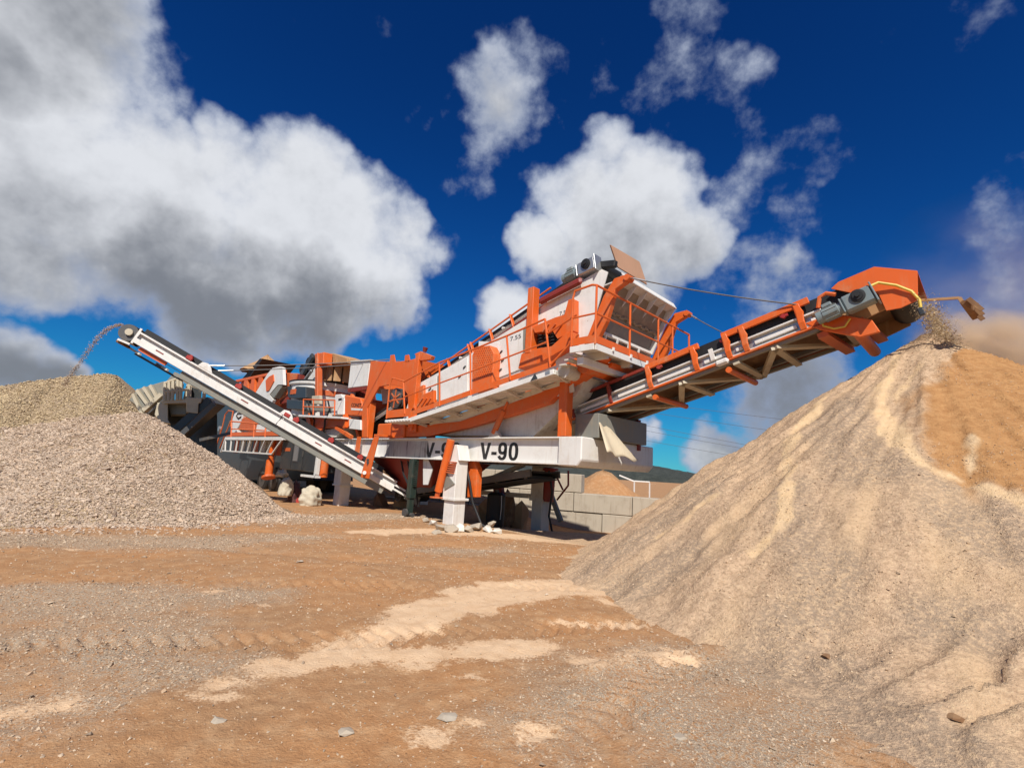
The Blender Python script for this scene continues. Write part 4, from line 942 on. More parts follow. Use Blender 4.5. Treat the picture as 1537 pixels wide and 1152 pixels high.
# top return conveyor lying over the screen
tcv = Thing('top_conveyor', 'inclined belt conveyor with orange guard brackets on top of the screen', 'conveyor', (-5.6, CEN, 2.2))
TV = .30; TV1 = 2 * CEN - .30
ta, tb = V(545, 641, TV), V(898, 398, TV)          # line of the white stringer, near side
d, n, L = frame_axes(ta, tb)
def tp(s, h, v): q = np.array(ta) + d * s + n * h; return (q[0], v, q[2])
for v_, sg in ((TV, 1), (TV1, -1)):
    tcv.part('stringer', MB().chan(tp(0, 0, v_), tp(L, 0, v_), .05, .09, .008, -sg, n), 'white', bevel=.003)
    tcv.part('lower_chord', MB().bar(tp(1.9, -.13, v_ - sg * .04), tp(L - 1.0, -.13, v_ - sg * .04), .06, .09, n), 'darkred')  # dark red puts the shade on this red-orange chord into its colour
    tcv.part('guard_rail', MB().bar(tp(1.9, .21, v_ - sg * .02), tp(L - 1.2, .21, v_ - sg * .02), .03, .03, n), 'orange')
    tcv.part('skirt', MB().bar(tp(.2, .11, v_ + sg * .05), tp(L - .1, .11, v_ + sg * .05), .012, .13, n), 'black')
belt = MB(); nb_ = 10
for hh, nm in ((.045, 'belt'), (-.10, 'return_belt')):
    tcv.part(nm, MB().bar(tp(0, hh, CEN), tp(L, hh, CEN), TV1 - TV - .14, .014, n), 'black')
tcv.part('head_pulley', MB().cyl(tp(L + .02, -.03, TV + .05), tp(L + .02, -.03, TV1 - .05), .11, n=18), 'black', smooth_=True)
tcv.part('tail_pulley', MB().cyl(tp(0, -.03, TV + .05), tp(0, -.03, TV1 - .05), .11, n=18), 'black', smooth_=True)
for xp in (622, 655, 681, 710, 714, 741, 771):
    s_ = ((V(xp, 500, TV)[0]) - ta[0]) / d[0] - .0
    tcv.part('guard_bracket', MB().bar(tp(s_, -.14, TV - .035), tp(s_ - .03, .24, TV - .035), .03, .09, (0, 1, 0)), 'orange', bevel=.006)
for xp in (695, 726, 756, 640):
    s_ = ((V(xp, 500, TV)[0]) - ta[0]) / d[0]
    tcv.part('idler_end', MB().cyl(tp(s_, .06, TV - .03), tp(s_, .06, TV + .06), .03, n=10), 'white', smooth_=True)
for k in range(12):
    s_ = .4 + k * (L - .8) / 11; tcv.part('idler', MB().cyl(tp(s_, .0, TV + .06), tp(s_, .0, TV1 - .06), .035, n=10), 'steel', smooth_=True)
ga, gb_ = V(846, 420, .12), V(905, 391, .12); gearmotor(tcv, ga, np.array(gb_) - np.array(ga), .84, mats=('motor', 'galv', 'black'))
tcv.part('bearing_block', MB().bar(V(893, 399, .25), V(925, 396, .25), .12, .14), 'black', bevel=.02)
tcv.part('dirty_red_guard', MB().bar(V(810, 453, .02), V(874, 420, .02), .10, .17, n), paint('oily_red_guard', (0.25, 0.03, 0.022), .5, .8, (0.10, 0.05, 0.045), .8), bevel=.05, label='oily dark red guard below the drive motor')
# rust brown deflector board standing across the head
def board_q(x, y, u): return Q(x, y, u)
bu = 3.62
bd = [board_q(916.5, 367, bu), board_q(960, 392.5, bu), board_q(971.5, 427, bu), board_q(928, 401, bu)]
single('deflector_board', MB().plate(bd, (-.03, 0, 0)), 'brown_board', 'thin rust brown board standing upright on the head of the top conveyor', 'board', bevel=.004)

# discharge conveyor reaching out over the sand pile
dcv = Thing('discharge_conveyor', 'long orange guarded belt conveyor rising over the sand pile', 'conveyor', (0.5, CEN, 1.95))
DV, DV1 = .60, 2 * CEN - .60
da, db = V(975, 567.5, DV), V(1222, 469, DV)       # upper white rail
d2, n2_, _ = frame_axes(da, db)
def dp(s, h, v): q = np.array(da) + d2 * s + n2_ * h; return (q[0], v, q[2])
S0, S1 = -5.4, 3.75
for v_, sg in ((DV, 1), (DV1, -1)):
    dcv.part('upper_rail', MB().bar(dp(S0, .0, v_), dp(S1 - .9, .0, v_), .08, .026, n2_), 'white', bevel=.004)
    dcv.part('lower_rail', MB().bar(dp(S0, -.185, v_ + sg * .005), dp(S1 - .9, -.185, v_ + sg * .005), .07, .02, n2_), 'white', bevel=.004)
    for q0, q1 in ((-2.4, -1.8), (-1.6, -.92), (-.7, -.05), (.14, .82), (1.02, 1.38), (1.56, 1.66), (1.86, 2.48), (2.68, 2.98)): dcv.part('side_bar', MB().bar(dp(q0, -.105, v_ - sg * .0), dp(q1, -.105, v_ - sg * .0), .035, .055, n2_), 'white', bevel=.006)
    dcv.part('side_web', MB().bar(dp(S0, -.10, v_ + sg * .03), dp(S1 - .3, -.10, v_ + sg * .03), .01, .2, n2_), 'galv')  # grey web paints in the shade bands between the white rails
    dcv.part('orange_chord', MB().bar(dp(-3.2, -.215, v_ - sg * .02), dp(S1 - .75, -.215, v_ - sg * .02), .06, .035, n2_), 'orange', bevel=.004)
    dcv.part('guard_rail', MB().bar(dp(-3.2, .20, v_ - sg * .03), dp(-.05, .20, v_ - sg * .03), .05, .05, n2_), 'darkred' if sg > 0 else 'orange')
    dcv.part('guard_rail', MB().bar(dp(.0, .205, v_ - sg * .03), dp(1.02, .205, v_ - sg * .03), .05, .10, n2_), 'orange', bevel=.006)
    dcv.part('guard_rail', MB().bar(dp(1.42, .205, v_ - sg * .03), dp(2.75, .205, v_ - sg * .03), .05, .10, n2_), 'orange', bevel=.006)
    dcv.part('skirt', MB().bar(dp(S0 + .3, .12, v_ + sg * .06), dp(S1 - .4, .12, v_ + sg * .06), .012, .20, n2_), 'black')
def hoop(s_, wid=.085, mat='orange', v_=DV, sg=-1):
    # C shaped guard frame: top lip, upright with bowed face, bottom lip
    pr = [(.23, .0), (.245, .035), (.20, .075), (.06, .09), (-.10, .09), (-.20, .06), (-.235, .02), (-.22, -.01), (-.18, .02), (-.09, .045), (.06, .045), (.17, .03)]
    m = MB(); m.plate([dp(s_ + (-.03 if h < -.05 else .0) + (-.02 if h > .15 else 0), h, v_ + sg * w_) for h, w_ in pr], tuple(d2 * wid)); return dcv.part('guard_hoop', m, mat, bevel=.006)
for s_ in (0.0, .88, 1.44, 1.72, 2.55): hoop(s_); hoop(s_, v_=DV1, sg=1)
for s_ in (-.85, -1.75, -2.6): hoop(s_, .06, 'darkred')
for s_ in (.12, 1.3, 2.25): 
    c_ = dp(s_ + .12, .12, DV - .02); dcv.part('idler_bracket', MB().bar(off(c_, u=-.05), off(c_, u=.06, z=.02), .04, .04).cyl(off(c_, v=-.03), off(c_, v=.03), .035, n=8), 'redplastic')
dcv.part('splice_plate', MB().bar(dp(1.15, -.03, DV - .03), dp(1.22, -.03, DV - .03), .03, .2, n2_), 'white')
dcv.part('splice_lump', MB().bar(dp(1.2, -.22, DV - .03), dp(1.42, -.22, DV - .03), .1, .1, n2_), 'white', bevel=.03)
for hh, nm in ((.07, 'belt'),):
    dcv.part(nm, MB().bar(dp(S0, hh, CEN), dp(S1, hh, CEN), DV1 - DV - .16, .014, n2_), 'black')
# sagging return belt, caked with mud
rb_ = MB(); k = 40; rows = []
for i in range(k + 1):
    t = i / k; s_ = S0 + (S1 - S0) * t; hh = -.12 - .04 * math.sin(t * 3.14 * 5) ** 2 - (.0 if t < .9 else .0)
    rows += [dp(s_, hh, DV + .12), dp(s_, hh - .03, CEN), dp(s_, hh, DV1 - .12)]
rb_.add(rows, [(i * 3 + j, i * 3 + j + 1, (i + 1) * 3 + j + 1, (i + 1) * 3 + j) for i in range(k) for j in range(2)])
dcv.part('return_belt', rb_, 'soil_steel', smooth_=True)
# truss below
for v_, sg in ((DV, 1), (DV1, -1)):
    dcv.part('truss_chord', MB().bar(dp(-3, -.26, v_ + sg * .04), dp(3.0, -.26, v_ + sg * .04), .08, .05, n2_), 'grey_or_shade')
tr = [(-1.0, DV, -.1, DV1), (-.1, DV1, .55, DV), (.55, DV, 1.5, DV1), (1.5, DV1, 2.1, DV), (2.1, DV, 3.0, DV1), (.55, DV, .55, DV1), (2.1, DV, 2.1, DV1), (-.1, DV, -.1, DV1), (1.5, DV, 1.5, DV1), (3.0, DV, 3.0, DV1)]
for a, va, b_, vb in tr: dcv.part('truss_brace', MB().bar(dp(a, -.30, va), dp(b_, -.30, vb), .10, .05, n2_), 'beige')
for s_ in (.0, 1.35): dcv.part('return_idler', MB().cyl(dp(s_, -.36, DV + .02), dp(s_, -.36, DV1 - .02), .05, n=12), 'orange', smooth_=True)
# drive at the head
g0 = V(1226, 479, DV - .20); g1 = V(1312, 440, DV - .20)
gearmotor(dcv, g0, np.array(g1) - np.array(g0), .72)
dcv.part('torque_arm', MB().plate([dp(2.6, -.12, DV - .05), dp(2.95, -.12, DV - .05), dp(3.35, -.42, DV - .05), dp(3.38, -.62, DV - .05), dp(3.15, -.60, DV - .05), dp(2.75, -.30, DV - .05)], (0, .05, 0)), 'orange', bevel=.01)
dcv.part('orange_cross_tube', MB().cyl(dp(3.15, -.5, DV), dp(3.15, -.5, DV1), .08, n=12), 'orange_dirty', smooth_=True)
for s_ in (2.75, 3.2): dcv.part('motor_mount', MB().bar(dp(s_, -.36, DV), dp(s_ + .1, -.36, DV1), .14, .08, n2_), 'orange_dirty')
hd = dp(S1 - .02, -.10, DV + .06); dcv.part('head_pulley', MB().cyl(hd, (hd[0], DV1 - .06, hd[2]), .17, n=24), 'soil_steel', smooth_=True)
dcv.part('head_wrap', MB().cyl((hd[0], DV + .09, hd[2]), (hd[0], DV1 - .09, hd[2]), .185, n=24, caps=False), 'black', smooth_=True)
dcv.part('muddy_underframe', MB().plate([dp(2.7, -.22, DV + .02), dp(3.3, -.36, DV + .02), dp(3.75, -.30, DV + .02), dp(3.78, -.18, DV + .02), dp(3.5, -.02, DV + .02), dp(2.7, -.02, DV + .02)], (0, .02, 0)), 'rust', bevel=.01)
dcv.part('muddy_underframe', MB().plate([dp(2.7, -.22, DV1 - .04), dp(3.3, -.36, DV1 - .04), dp(3.7, -.30, DV1 - .04), dp(3.72, -.16, DV1 - .04), dp(3.5, -.02, DV1 - .04), dp(2.7, -.02, DV1 - .04)], (0, .02, 0)), 'rust', bevel=.01)
# orange head shield
shp = [(1247, 433), (1258, 423), (1312, 400), (1377, 406), (1378, 450), (1352, 462), (1330, 466), (1318, 440), (1280, 440)]
for v_, tv in ((DV - .04, .02),):
    q = [V(x, y, DV - .04) for x, y in shp]; dcv.part('head_shield', MB().plate([(p[0], v_, p[2]) for p in q], (0, tv, 0)), 'orange', bevel=.004)
q = [V(x, y, DV - .04) for x, y in shp[1:4]]
for a, b_ in zip(q[:-1], q[1:]): dcv.part('shield_roof', MB().plate([(a[0], DV - .018, a[2] - .004), (b_[0], DV - .018, b_[2] - .004), (b_[0], DV1 + .018, b_[2] - .004), (a[0], DV1 + .018, a[2] - .004)], (0, 0, -.012)), 'orange')
# arched opening on the guard by the motor
dcv.part('guard_hoop', MB().tube([V(1228, 462, DV - .06), V(1230, 446, DV - .06), V(1240, 440, DV - .06), V(1254, 442, DV - .06)], .03, 8), 'orange', smooth_=True)
# scraper boom beyond the head
bm0 = V(1378, 451, DV); bm1 = V(1440, 447, DV)
dcv.part('scraper_boom', MB().bar(bm0, bm1, .03, .03), 'rust')
dcv.part('scraper_hanger', MB().bar(bm1, off(bm1, u=.05, z=-.13), .04, .04, (0, 1, 0)), 'rust')
kk = MB(); c_ = off(bm1, u=.10, z=-.12)
bmk = bmesh.new()
for i in range(46):
    v_ = DV - .10 + .5 * random.random(); a_ = random.uniform(0, 6.28); r_ = random.uniform(.04, .105); bmk.verts.new((c_[0] + r_ * math.cos(a_) * .8 + .03 * math.sin(v_ * 9), v_, c_[2] + r_ * math.sin(a_) - .05 * (v_ - DV)))
bmesh.ops.convex_hull(bmk, input=bmk.verts); bmk.verts.ensure_lookup_table(); bmk.verts.index_update()
kk.add([tuple(v.co) for v in bmk.verts], [tuple(v.index for v in f.verts) for f in bmk.faces]); bmk.free()
for i in range(5): kk.bar((c_[0] - .02, DV - .12 + i * .11, c_[2] + .06), (c_[0] + .09, DV - .12 + i * .11, c_[2] - .11 - .03 * (i % 2)), .05, .02, (0, 1, 0))
dcv.part('caked_scraper_blade', kk, 'soil_steel')
# yellow supply hose and its cable
dcv.part('supply_hose', MB().tube([V(1300, 432, DV - .2), V(1318, 424, DV - .12), V(1345, 428, DV - .08), V(1368, 437, DV - .07), V(1380, 450, DV - .07), V(1382, 462, DV - .07)], .018, 8), 'yellow', smooth_=True)
dcv.part('motor_cable', MB().tube([V(1231, 478, DV - .15), V(1236, 489, DV - .15), V(1252, 493, DV - .12), V(1268, 490, DV - .1), V(1276, 478, DV - .1)], .013, 8), 'yellow', smooth_=True)
dcv.part('sensor', MB().bar(V(1380, 462, DV - .07), V(1385, 473, DV - .07), .06, .06, (0, 1, 0)), 'charcoal', bevel=.01)
# feed chute, canvas flap and inner box below the conveyor
fc = [V(900, 628, .35), V(950, 615, .35), V(958, 668, .35), V(925, 690, .35)]
dcv.part('feed_chute', MB().box(3.05, 3.6, .35, 2 * CEN - .35, 1.935, 2.40), 'grey_or_shade', bevel=.01)  # grey carries the shade below the conveyor in the chute colour
dcv.part('chute_post', MB().bar(V(957, 630, 2.0), V(957, 676, 2.0), .10, .10, (0, 1, 0)), 'darkred')
# canvas flap hanging off the chassis end
cf_ = bpy.data.meshes.new('canvas_flap'); NN = 14; vv = []
T0, T1, B0, B1 = Q(896, 622, 3.52), Q(902, 626, 3.52), Q(909, 678, 3.86), Q(959, 693, 3.84)
fm = MB(); rows = []
for i in range(NN + 1):
    for jx in range(NN + 1):
        a_, b2 = i / NN, jx / NN
        p = np.array(lerp(lerp(T0, T1, b2), lerp(B0, B1, b2), a_)); p[0] += .04 * a_ * math.sin(b2 * 9 + 1); p[2] += .03 * a_ * math.sin(b2 * 14)
        rows.append(tuple(p))
fm.add(rows, [(i * (NN + 1) + j, i * (NN + 1) + j + 1, (i + 1) * (NN + 1) + j + 1, (i + 1) * (NN + 1) + j) for i in range(NN) for j in range(NN)])
fl = single('canvas_flap', fm, 'canvas', 'torn cream canvas flap hanging over the end of the chassis', 'canvas flap', smooth_=True)
m = fl.modifiers.new('thickness', 'SOLIDIFY'); m.thickness = .012
# wire ropes carrying the conveyor
def rope(a, b_, label, r=.011, sag=.04):
    pts = [off(lerp(a, b_, t), z=-sag * (1 - (2 * t - 1) ** 2)) for t in np.linspace(0, 1, 13)]
    t_ = Thing('wire_rope', label, 'cable', a, 'conveyor suspension ropes'); t_.part('rope', MB().tube(pts, r, 6), 'cable', smooth_=True)
    t_.part('turnbuckle', MB().tube([off(lerp(a, b_, .04), z=-.004), off(lerp(a, b_, .13), z=-.016)], r * 1.7, 8), 'galv', smooth_=True)
rope((4.38, .0, 4.80), dp(2.62, .18, DV - .06), 'steel rope from the near hood column down to the discharge conveyor')
rope((4.38, 2 * CEN, 4.80), dp(1.6, .22, DV1 + .05), 'steel rope from the far hood column down to the discharge conveyor')
# ------------------------------------------------------------------ white side conveyor swung out to the left
sa = Wd(*V(540, 700, -.42)); sh_ = at_depth(204, 505.5, 12.0)
sdv = sh_ - sa; SL_ = np.linalg.norm(sdv); sdv /= SL_
swv = np.array((sdv[1], -sdv[0], 0.0)); swv /= np.linalg.norm(swv)
if swv[1] < 0: swv = -swv
snv = np.cross(swv, sdv); snv = snv if snv[2] > 0 else -snv
def cp(s, h, w=0.0): return tuple(sa + sdv * s + snv * h + swv * w)
SW = .78
sdc = Thing('side_conveyor', 'white channel sided belt conveyor pouring stones at its raised left end', 'conveyor', (sa[0] + .9, sa[1], 0.0), world=True)
for w_, sg in ((0, 1), (SW, -1)):
    for s0, s1 in ((-1.1, 2.42), (2.44, SL_)):
        m_ = MB(); 
        o_ = swv * sg * .07
        # C channel open to the outside: web set back, two wide flanges with a lip
        m_.bar(np.array(cp(s0, 0, w_)) + o_, np.array(cp(s1, 0, w_)) + o_, .012, .29, snv)
        for hh in (.155, -.135):
            m_.bar(cp(s0, hh, w_ + sg * .03), cp(s1, hh, w_ + sg * .03), .10, .016, snv)
        m_.bar(cp(s0, .14, w_ - sg * .017), cp(s1, .14, w_ - sg * .017), .012, .045, snv)
        m_.bar(cp(s0, -.075, w_ - sg * .017), cp(s1, -.075, w_ - sg * .017), .012, .13, snv)
        sdc.part('side_channel', m_, 'white', bevel=.003)
    sdc.part('skirt', MB().bar(cp(-.6, .235, w_ + sg * .07), cp(SL_ - .05, .235, w_ + sg * .07), .014, .14, snv), 'black')
    sdc.part('under_chord', MB().bar(cp(.2, -.30, w_ + sg * .12), cp(SL_ - 1.2, -.30, w_ + sg * .12), .07, .09, snv), 'grey_or_shade')  # chord coloured grey to paint in the dark underside shade
sdc.part('channel_end_cap', MB().bar(cp(SL_ - .01, -.15, -.012), cp(SL_ - .01, .16, -.012), .014, .045, sdv), 'white')
sdc.part('belt', MB().bar(cp(-1.2, .21, SW / 2), cp(SL_ + .25, .21, SW / 2), SW - .2, .014, snv), 'black')
sdc.part('return_belt', MB().bar(cp(-1.2, -.20, SW / 2), cp(SL_ + .2, -.20, SW / 2), SW - .22, .014, snv), 'soil_steel')
sdc.part('belly_box', MB().bar(cp(-.9, -.245, SW / 2), cp(SL_ - 1.3, -.245, SW / 2), SW - .14, .19, snv), 'grey_or_shade', bevel=.01)  # shade of the underside is put into this grey
hd = cp(SL_ + .24, .02, 0); sdc.part('head_drum', MB().cyl(cp(SL_ + .22, .0, .06), cp(SL_ + .22, .0, SW - .06), .215, n=24), 'steel', smooth_=True)
sdc.part('drum_belt_wrap', MB().cyl(cp(SL_ + .22, .0, .11), cp(SL_ + .22, .0, SW - .11), .222, n=24, caps=False), 'soil_steel', smooth_=True)
brg = sdc.part('head_bearing', MB().cyl(cp(SL_ + .2, .02, .0), cp(SL_ + .2, .02, .06), .085, n=14), 'beige', smooth_=True)
sdc.part('bearing_arm', MB().bar(cp(SL_ - .02, -.18, .0), cp(SL_ + .02, .24, .0), .04, .05, sdv).bar(cp(SL_ + .0, -.22, .02), cp(SL_ + .28, -.26, .02), .04, .05, snv), 'white')
sdc.part('head_scraper', MB().bar(cp(SL_ + .26, -.30, .05), cp(SL_ + .26, -.30, SW - .1), .10, .08, snv), 'soil_steel', bevel=.02)
sdc.part('red_frame', MB().bar(cp(SL_ - .9, -.20, .1), cp(SL_ - .2, -.20, .1), .05, .10, snv), 'orange_dirty')
sdc.part('dark_skid', MB().bar(cp(SL_ - 1.3, -.36, SW * .6), cp(SL_ - .1, -.36, SW * .6), .3, .05, snv), 'charcoal')
for s_ in (SL_ - 1.35, SL_ - 2.7, SL_ - 4.1, 2.0, .95, .05): sdc.part('idler_bracket', MB().bar(cp(s_, .21, -.01), cp(s_ + .16, .21, -.01), .08, .10, snv).cyl(cp(s_ + .08, .26, -.02), cp(s_ + .08, .26, .06), .05, n=10), 'redplastic', bevel=.012)
for s_ in (2.3, SL_ - 1.75): sdc.part('rope_lug', MB().plate([cp(s_ - .18, .16, -.03), cp(s_ + .22, .16, -.03), cp(s_ + .18, .29, -.03), cp(s_ + .05, .33, -.03), cp(s_ - .06, .28, -.03)], swv * .04), 'white', bevel=.006)
for s_ in (SL_ - .75, 3.3, 2.05 - .9, 4.6 - 4.35): sdc.part('name_tag', MB().bar(cp(s_, -.03, -.026), cp(s_ + .2, -.03, -.026), .004, .03, snv), 'darkred')
for k in range(9): s_ = .3 + k * .72; sdc.part('under_brace', MB().bar(cp(s_, -.31, .1), cp(s_ + .5, -.31, SW - .1), .05, .05, snv), 'white_grimy')
for k in range(14): s_ = -.6 + k * .5; sdc.part('idler', MB().cyl(cp(s_, .16, .1), cp(s_, .16, SW - .1), .035, n=8), 'steel', smooth_=True)
# tail end with take up slots
for h_, m_ in ((.05, 'white'), (-.06, 'white')): sdc.part('take_up_bar', MB().bar(cp(-1.75, h_, -.01), cp(-1.1, h_, -.01), .05, .05, snv), m_)
sdc.part('tail_drum', MB().cyl(cp(-1.6, 0, .08), cp(-1.6, 0, SW - .08), .16, n=18), 'steel', smooth_=True)
sdc.part('tail_plate', MB().bar(cp(-1.9, -.02, .0), cp(-1.5, -.02, .0), .02, .24, snv), 'grey_or_shade')
# orange hanger from the trailer beam
hg = [V(561, 655, -.50), V(568, 655, -.50), V(556, 705, -.50), V(553, 718, -.50), V(541, 716, -.50), V(545, 700, -.50)]
hgo = MB().plate(hg, (0, .03, 0)); hgt = Thing('conveyor_hanger', 'orange hanger plate tying the side conveyor to the trailer beam', 'bracket', V(552, 718, -.5))
h0 = hgt.part('plate', hgo, 'orange', bevel=.006)
for x, y in ((552, 690), (552, 694)): hgt.part('bolt', MB().cyl(V(x, y, -.50), V(x, y, -.53), .035, n=10), 'charcoal', h0)
hgt.part('lug', MB().box(V(561, 655, -.5)[0], V(568, 655, -.5)[0], -.5, .02, 1.935, 1.99), 'orange', bevel=.004)
hgt.part('pin', MB().cyl(V(547, 709, -.505), V(547, 709, -.56), .05, n=12), 'white', smooth_=True)
hg2 = [V(531, 685, -.1), V(536, 655, -.1), V(540, 655, -.1), V(536, 690, -.1)]
hgt.part('strut', MB().plate(hg2, (0, .05, 0)), 'orange')
# ropes from the conveyor to the feed frame
def rope_w(a, b_, label):
    a = np.array(a); b_ = np.array(b_); pts = [tuple(a * (1 - t) + b_ * t - np.array((0, 0, .06)) * (1 - (2 * t - 1) ** 2)) for t in np.linspace(0, 1, 13)]
    t_ = Thing('wire_rope', label, 'cable', tuple(a), 'side conveyor suspension ropes', world=True); t_.part('rope', MB().tube(pts, .013, 6), 'cable', smooth_=True)
    t_.part('turnbuckle', MB().tube([pts[0], pts[1]], .022, 8), 'galv', smooth_=True)
rope_w(cp(SL_ - 1.72, .28, -.01), Wd(*V(585, 539, .05)), 'upper steel rope from the side conveyor to the orange feed frame')
rope_w(cp(SL_ - 1.72, .28, SW), Wd(*V(600, 541, 1.2)), 'lower steel rope from the side conveyor to the orange feed frame')

# falling stones at its head
arc = [(184, 487), (172, 489), (160, 495), (148, 506), (136, 521), (125, 537), (113, 553), (103, 567), (96, 579)]
P3 = [at_depth(x, y, 12.35 + i * .06) for i, (x, y) in enumerate(arc)]
pos = []
for a, b_ in zip(P3[:-1], P3[1:]):
    for k in range(170): t = random.random(); pos.append(a * (1 - t) + b_ * t + np.array([random.gauss(0, .012), random.gauss(0, .05), random.gauss(0, .012)]))
o = stones('falling_stones', np.array(pos), RNG.uniform(.006, .015, len(pos)), MT['gravel']); props(o, 'thin arc of stones falling from the side conveyor head', 'falling stones', kind='stuff')
# sand spilling off the big conveyor
P3 = [np.array(Wd(*V(x, y, CEN))) for x, y in ((1392, 462), (1402, 480), (1412, 500), (1424, 520), (1436, 536))]
pos = []
for a, b_ in zip(P3[:-1], P3[1:]):
    for k in range(3000): t = random.random(); pos.append(a * (1 - t) + b_ * t + random.gauss(0, .30) * EV + random.gauss(0, .07) * EU + np.array([0, 0, random.gauss(0, .03)]))
o = stones('spilling_sand', np.array(pos), np.clip(RNG.lognormal(math.log(.0045), .45, len(pos)), .002, .016), MT['gravel_y']); props(o, 'curtain of sand spilling off the discharge conveyor head onto the pile', 'spilling sand', kind='stuff')

# ------------------------------------------------------------------ orange feed frame between crusher and screen
ff = Thing('feed_frame', 'orange plate frame arching between the crusher and the screen', 'frame', (-3.3, CEN, 1.95))
arch = [(556.5, 541), (590, 543), (611, 541), (623, 538), (624, 648), (613, 648), (612, 592), (603, 580), (585, 577), (569, 580), (562, 592), (551, 612), (551, 656), (543, 656), (543, 612), (551, 582)]
for v_, tv, mm in ((.0, .05, 'orange'), (2 * CEN, -.05, 'orange')):
    q = [V(x, y, .0) for x, y in arch]; ff.part('arch_plate', MB().plate([(p[0], v_, p[2]) for p in q], (0, tv, 0)), mm, bevel=.006)
ta_ = V(628, 530, -.01); tb_ = V(626, 645, -.01)
ff.part('corner_post', MB().bar((ta_[0], .03, ta_[2]), (ta_[0], .03, tb_[2]), .16, .14, (0, 1, 0)), 'orange', bevel=.01)
ff.part('top_arm', MB().plate([V(622, 531, -.02), V(631, 527, -.02), V(648, 534, -.02), V(646, 539, -.02), V(631, 541, -.02)], (0, .12, 0)), 'orange', bevel=.006)
ff.part('lamp', MB().cyl(V(637, 528, .02), V(639, 521, .02), .05, .07, n=12), 'darkred', smooth_=True)
for x in (589, 611): ff.part('lifting_eye', MB().plate([V(x - 4, 543, .0), V(x - 3, 533, .0), V(x + 2, 532, .0), V(x + 4, 543, .0)], (0, .03, 0)), 'orange')
ff.part('front_cross_plate', MB().box(V(557, 541, 0)[0], V(557, 541, 0)[0] + .05, .051, 2 * CEN - .051, 3.5, 4.15), 'orange')
ff.part('rear_cross_plate', MB().box(V(618, 541, 0)[0], V(618, 541, 0)[0] + .05, .101, 2 * CEN - .051, 3.2, 4.1), 'orange')
ff.part('transfer_chute', MB().plate([V(572, 584, .5), V(608, 583, .5), V(608, 600, .5), V(574, 606, .5)], (0, 1.4, 0)), 'white_grimy')
ff.part('corner_brace', MB().bar(V(528, 592, .1), V(548, 622, .1), .06, .10, (0, 1, 0)), 'orange')
wb_ = Thing('white_bin', 'plain white steel bin between the crusher and the orange feed frame', 'bin', V(538, 582, .1))
wp = [V(526.5, 542.5, .1), V(556, 540.5, .1), V(551, 579, .1), V(522, 582.5, .1)]
b0 = wb_.part('body', MB().plate(wp, (0, 1.6, 0)), 'white', bevel=.02)
wb_.part('base_skid', MB().plate([V(522, 583, .08), V(551, 579.5, .08), V(551, 584, .08), V(522, 588, .08)], (0, .1, 0)), 'darkred')
wb_.part('rim', MB().plate([V(526, 543, .06), V(556, 541, .06), V(556, 539, .06), V(526, 541, .06)], (0, 1.68, 0)), 'white_grimy')

# ------------------------------------------------------------------ impact crusher on the trailer
vc = Thing('impact_crusher', 'white drum crusher with orange drive frame and dusty feed hopper', 'crusher', (-10.0, CEN, 1.95))
c0 = V(487, 582, CEN); SCV = 38.4
def zz_(y): return V(487, y, CEN)[2]
body = vc.part('drum', MB().lathe((c0[0], CEN, zz_(628)), (0, 0, 1), [(0, 1.0), (.02, 1.08), (zz_(606) - zz_(628), 1.12), (zz_(600) - zz_(628), 1.2), (zz_(584) - zz_(628), 1.22)], 40), 'white', smooth_=True)
vc.part('orange_band', MB().lathe((c0[0], CEN, zz_(598)), (0, 0, 1), [(0, 1.235), (zz_(591) - zz_(598), 1.235)], 40), 'orange_dirty', body, smooth_=True)
vc.part('lid_rim', MB().lathe((c0[0], CEN, zz_(584)), (0, 0, 1), [(0, 1.28), (.03, 1.30), (.10, 1.30), (.13, 1.24)], 40), 'white', body, smooth_=True)
vc.part('lid_seal', MB().lathe((c0[0], CEN, zz_(580)), (0, 0, 1), [(0, 1.315), (.045, 1.315)], 40), 'black', body, smooth_=True)
hc = V(507, 575, CEN)
for k in range(12):
    a_ = k / 12 * 6.283; r_ = .60; p = (hc[0] + r_ * math.cos(a_), CEN + r_ * math.sin(a_))
    vc.part('hopper_stave', MB().bar((p[0], p[1], zz_(579)), (p[0], p[1], zz_(549) + .05 * math.sin(k * 2.3)), .26, .05, (math.cos(a_ + .01), math.sin(a_ + .01), 0)), 'rust')
vc.part('hopper_top', MB().plate([V(489, 547, .7), V(521, 545, .7), V(521, 537, .7), V(500, 530, .7), V(489, 531, .7)], (0, .9, 0)), 'rust', bevel=.02)
vc.part('hopper_collar', MB().lathe((hc[0], CEN, zz_(552)), (0, 0, 1), [(0, .5), (.2, .55), (.26, .3)], 20), 'soil_steel', smooth_=True)
vc.part('drive_column', MB().bar(V(478.5, 531, .35), V(478.5, 600, .35), .2, .2, (0, 1, 0)), 'orange_dirty', bevel=.02)
vc.part('drive_head', MB().plate([V(472, 531, .3), V(486, 528, .3), V(485, 546, .3), V(474, 548, .3)], (0, .35, 0)), 'orange', bevel=.02)
vc.part('white_fin', MB().plate([V(456, 576, .4), V(464, 557, .4), V(476, 550, .4), V(476, 577, .4)], (0, .5, 0)), 'white', bevel=.01)
for x, y, r_ in ((452, 553, .17), (462, 544, .22), (466, 537, .15), (458, 560, .13)): vc.part('belt_pulley', MB().cyl(V(x, y, .4), off(V(x, y, .4), v=.3), r_, n=16), 'black', smooth_=True)
vc.part('drive_belt_cover', MB().bar(V(444, 578, .3), V(470, 533, .3), .1, .25, (0, 0, 1)), 'charcoal', bevel=.02)
vc.part('motor_block', MB().plate([V(462, 540, .6), V(470, 534, .6), V(470, 556, .6), V(462, 560, .6)], (0, .9, 0)), 'galv')
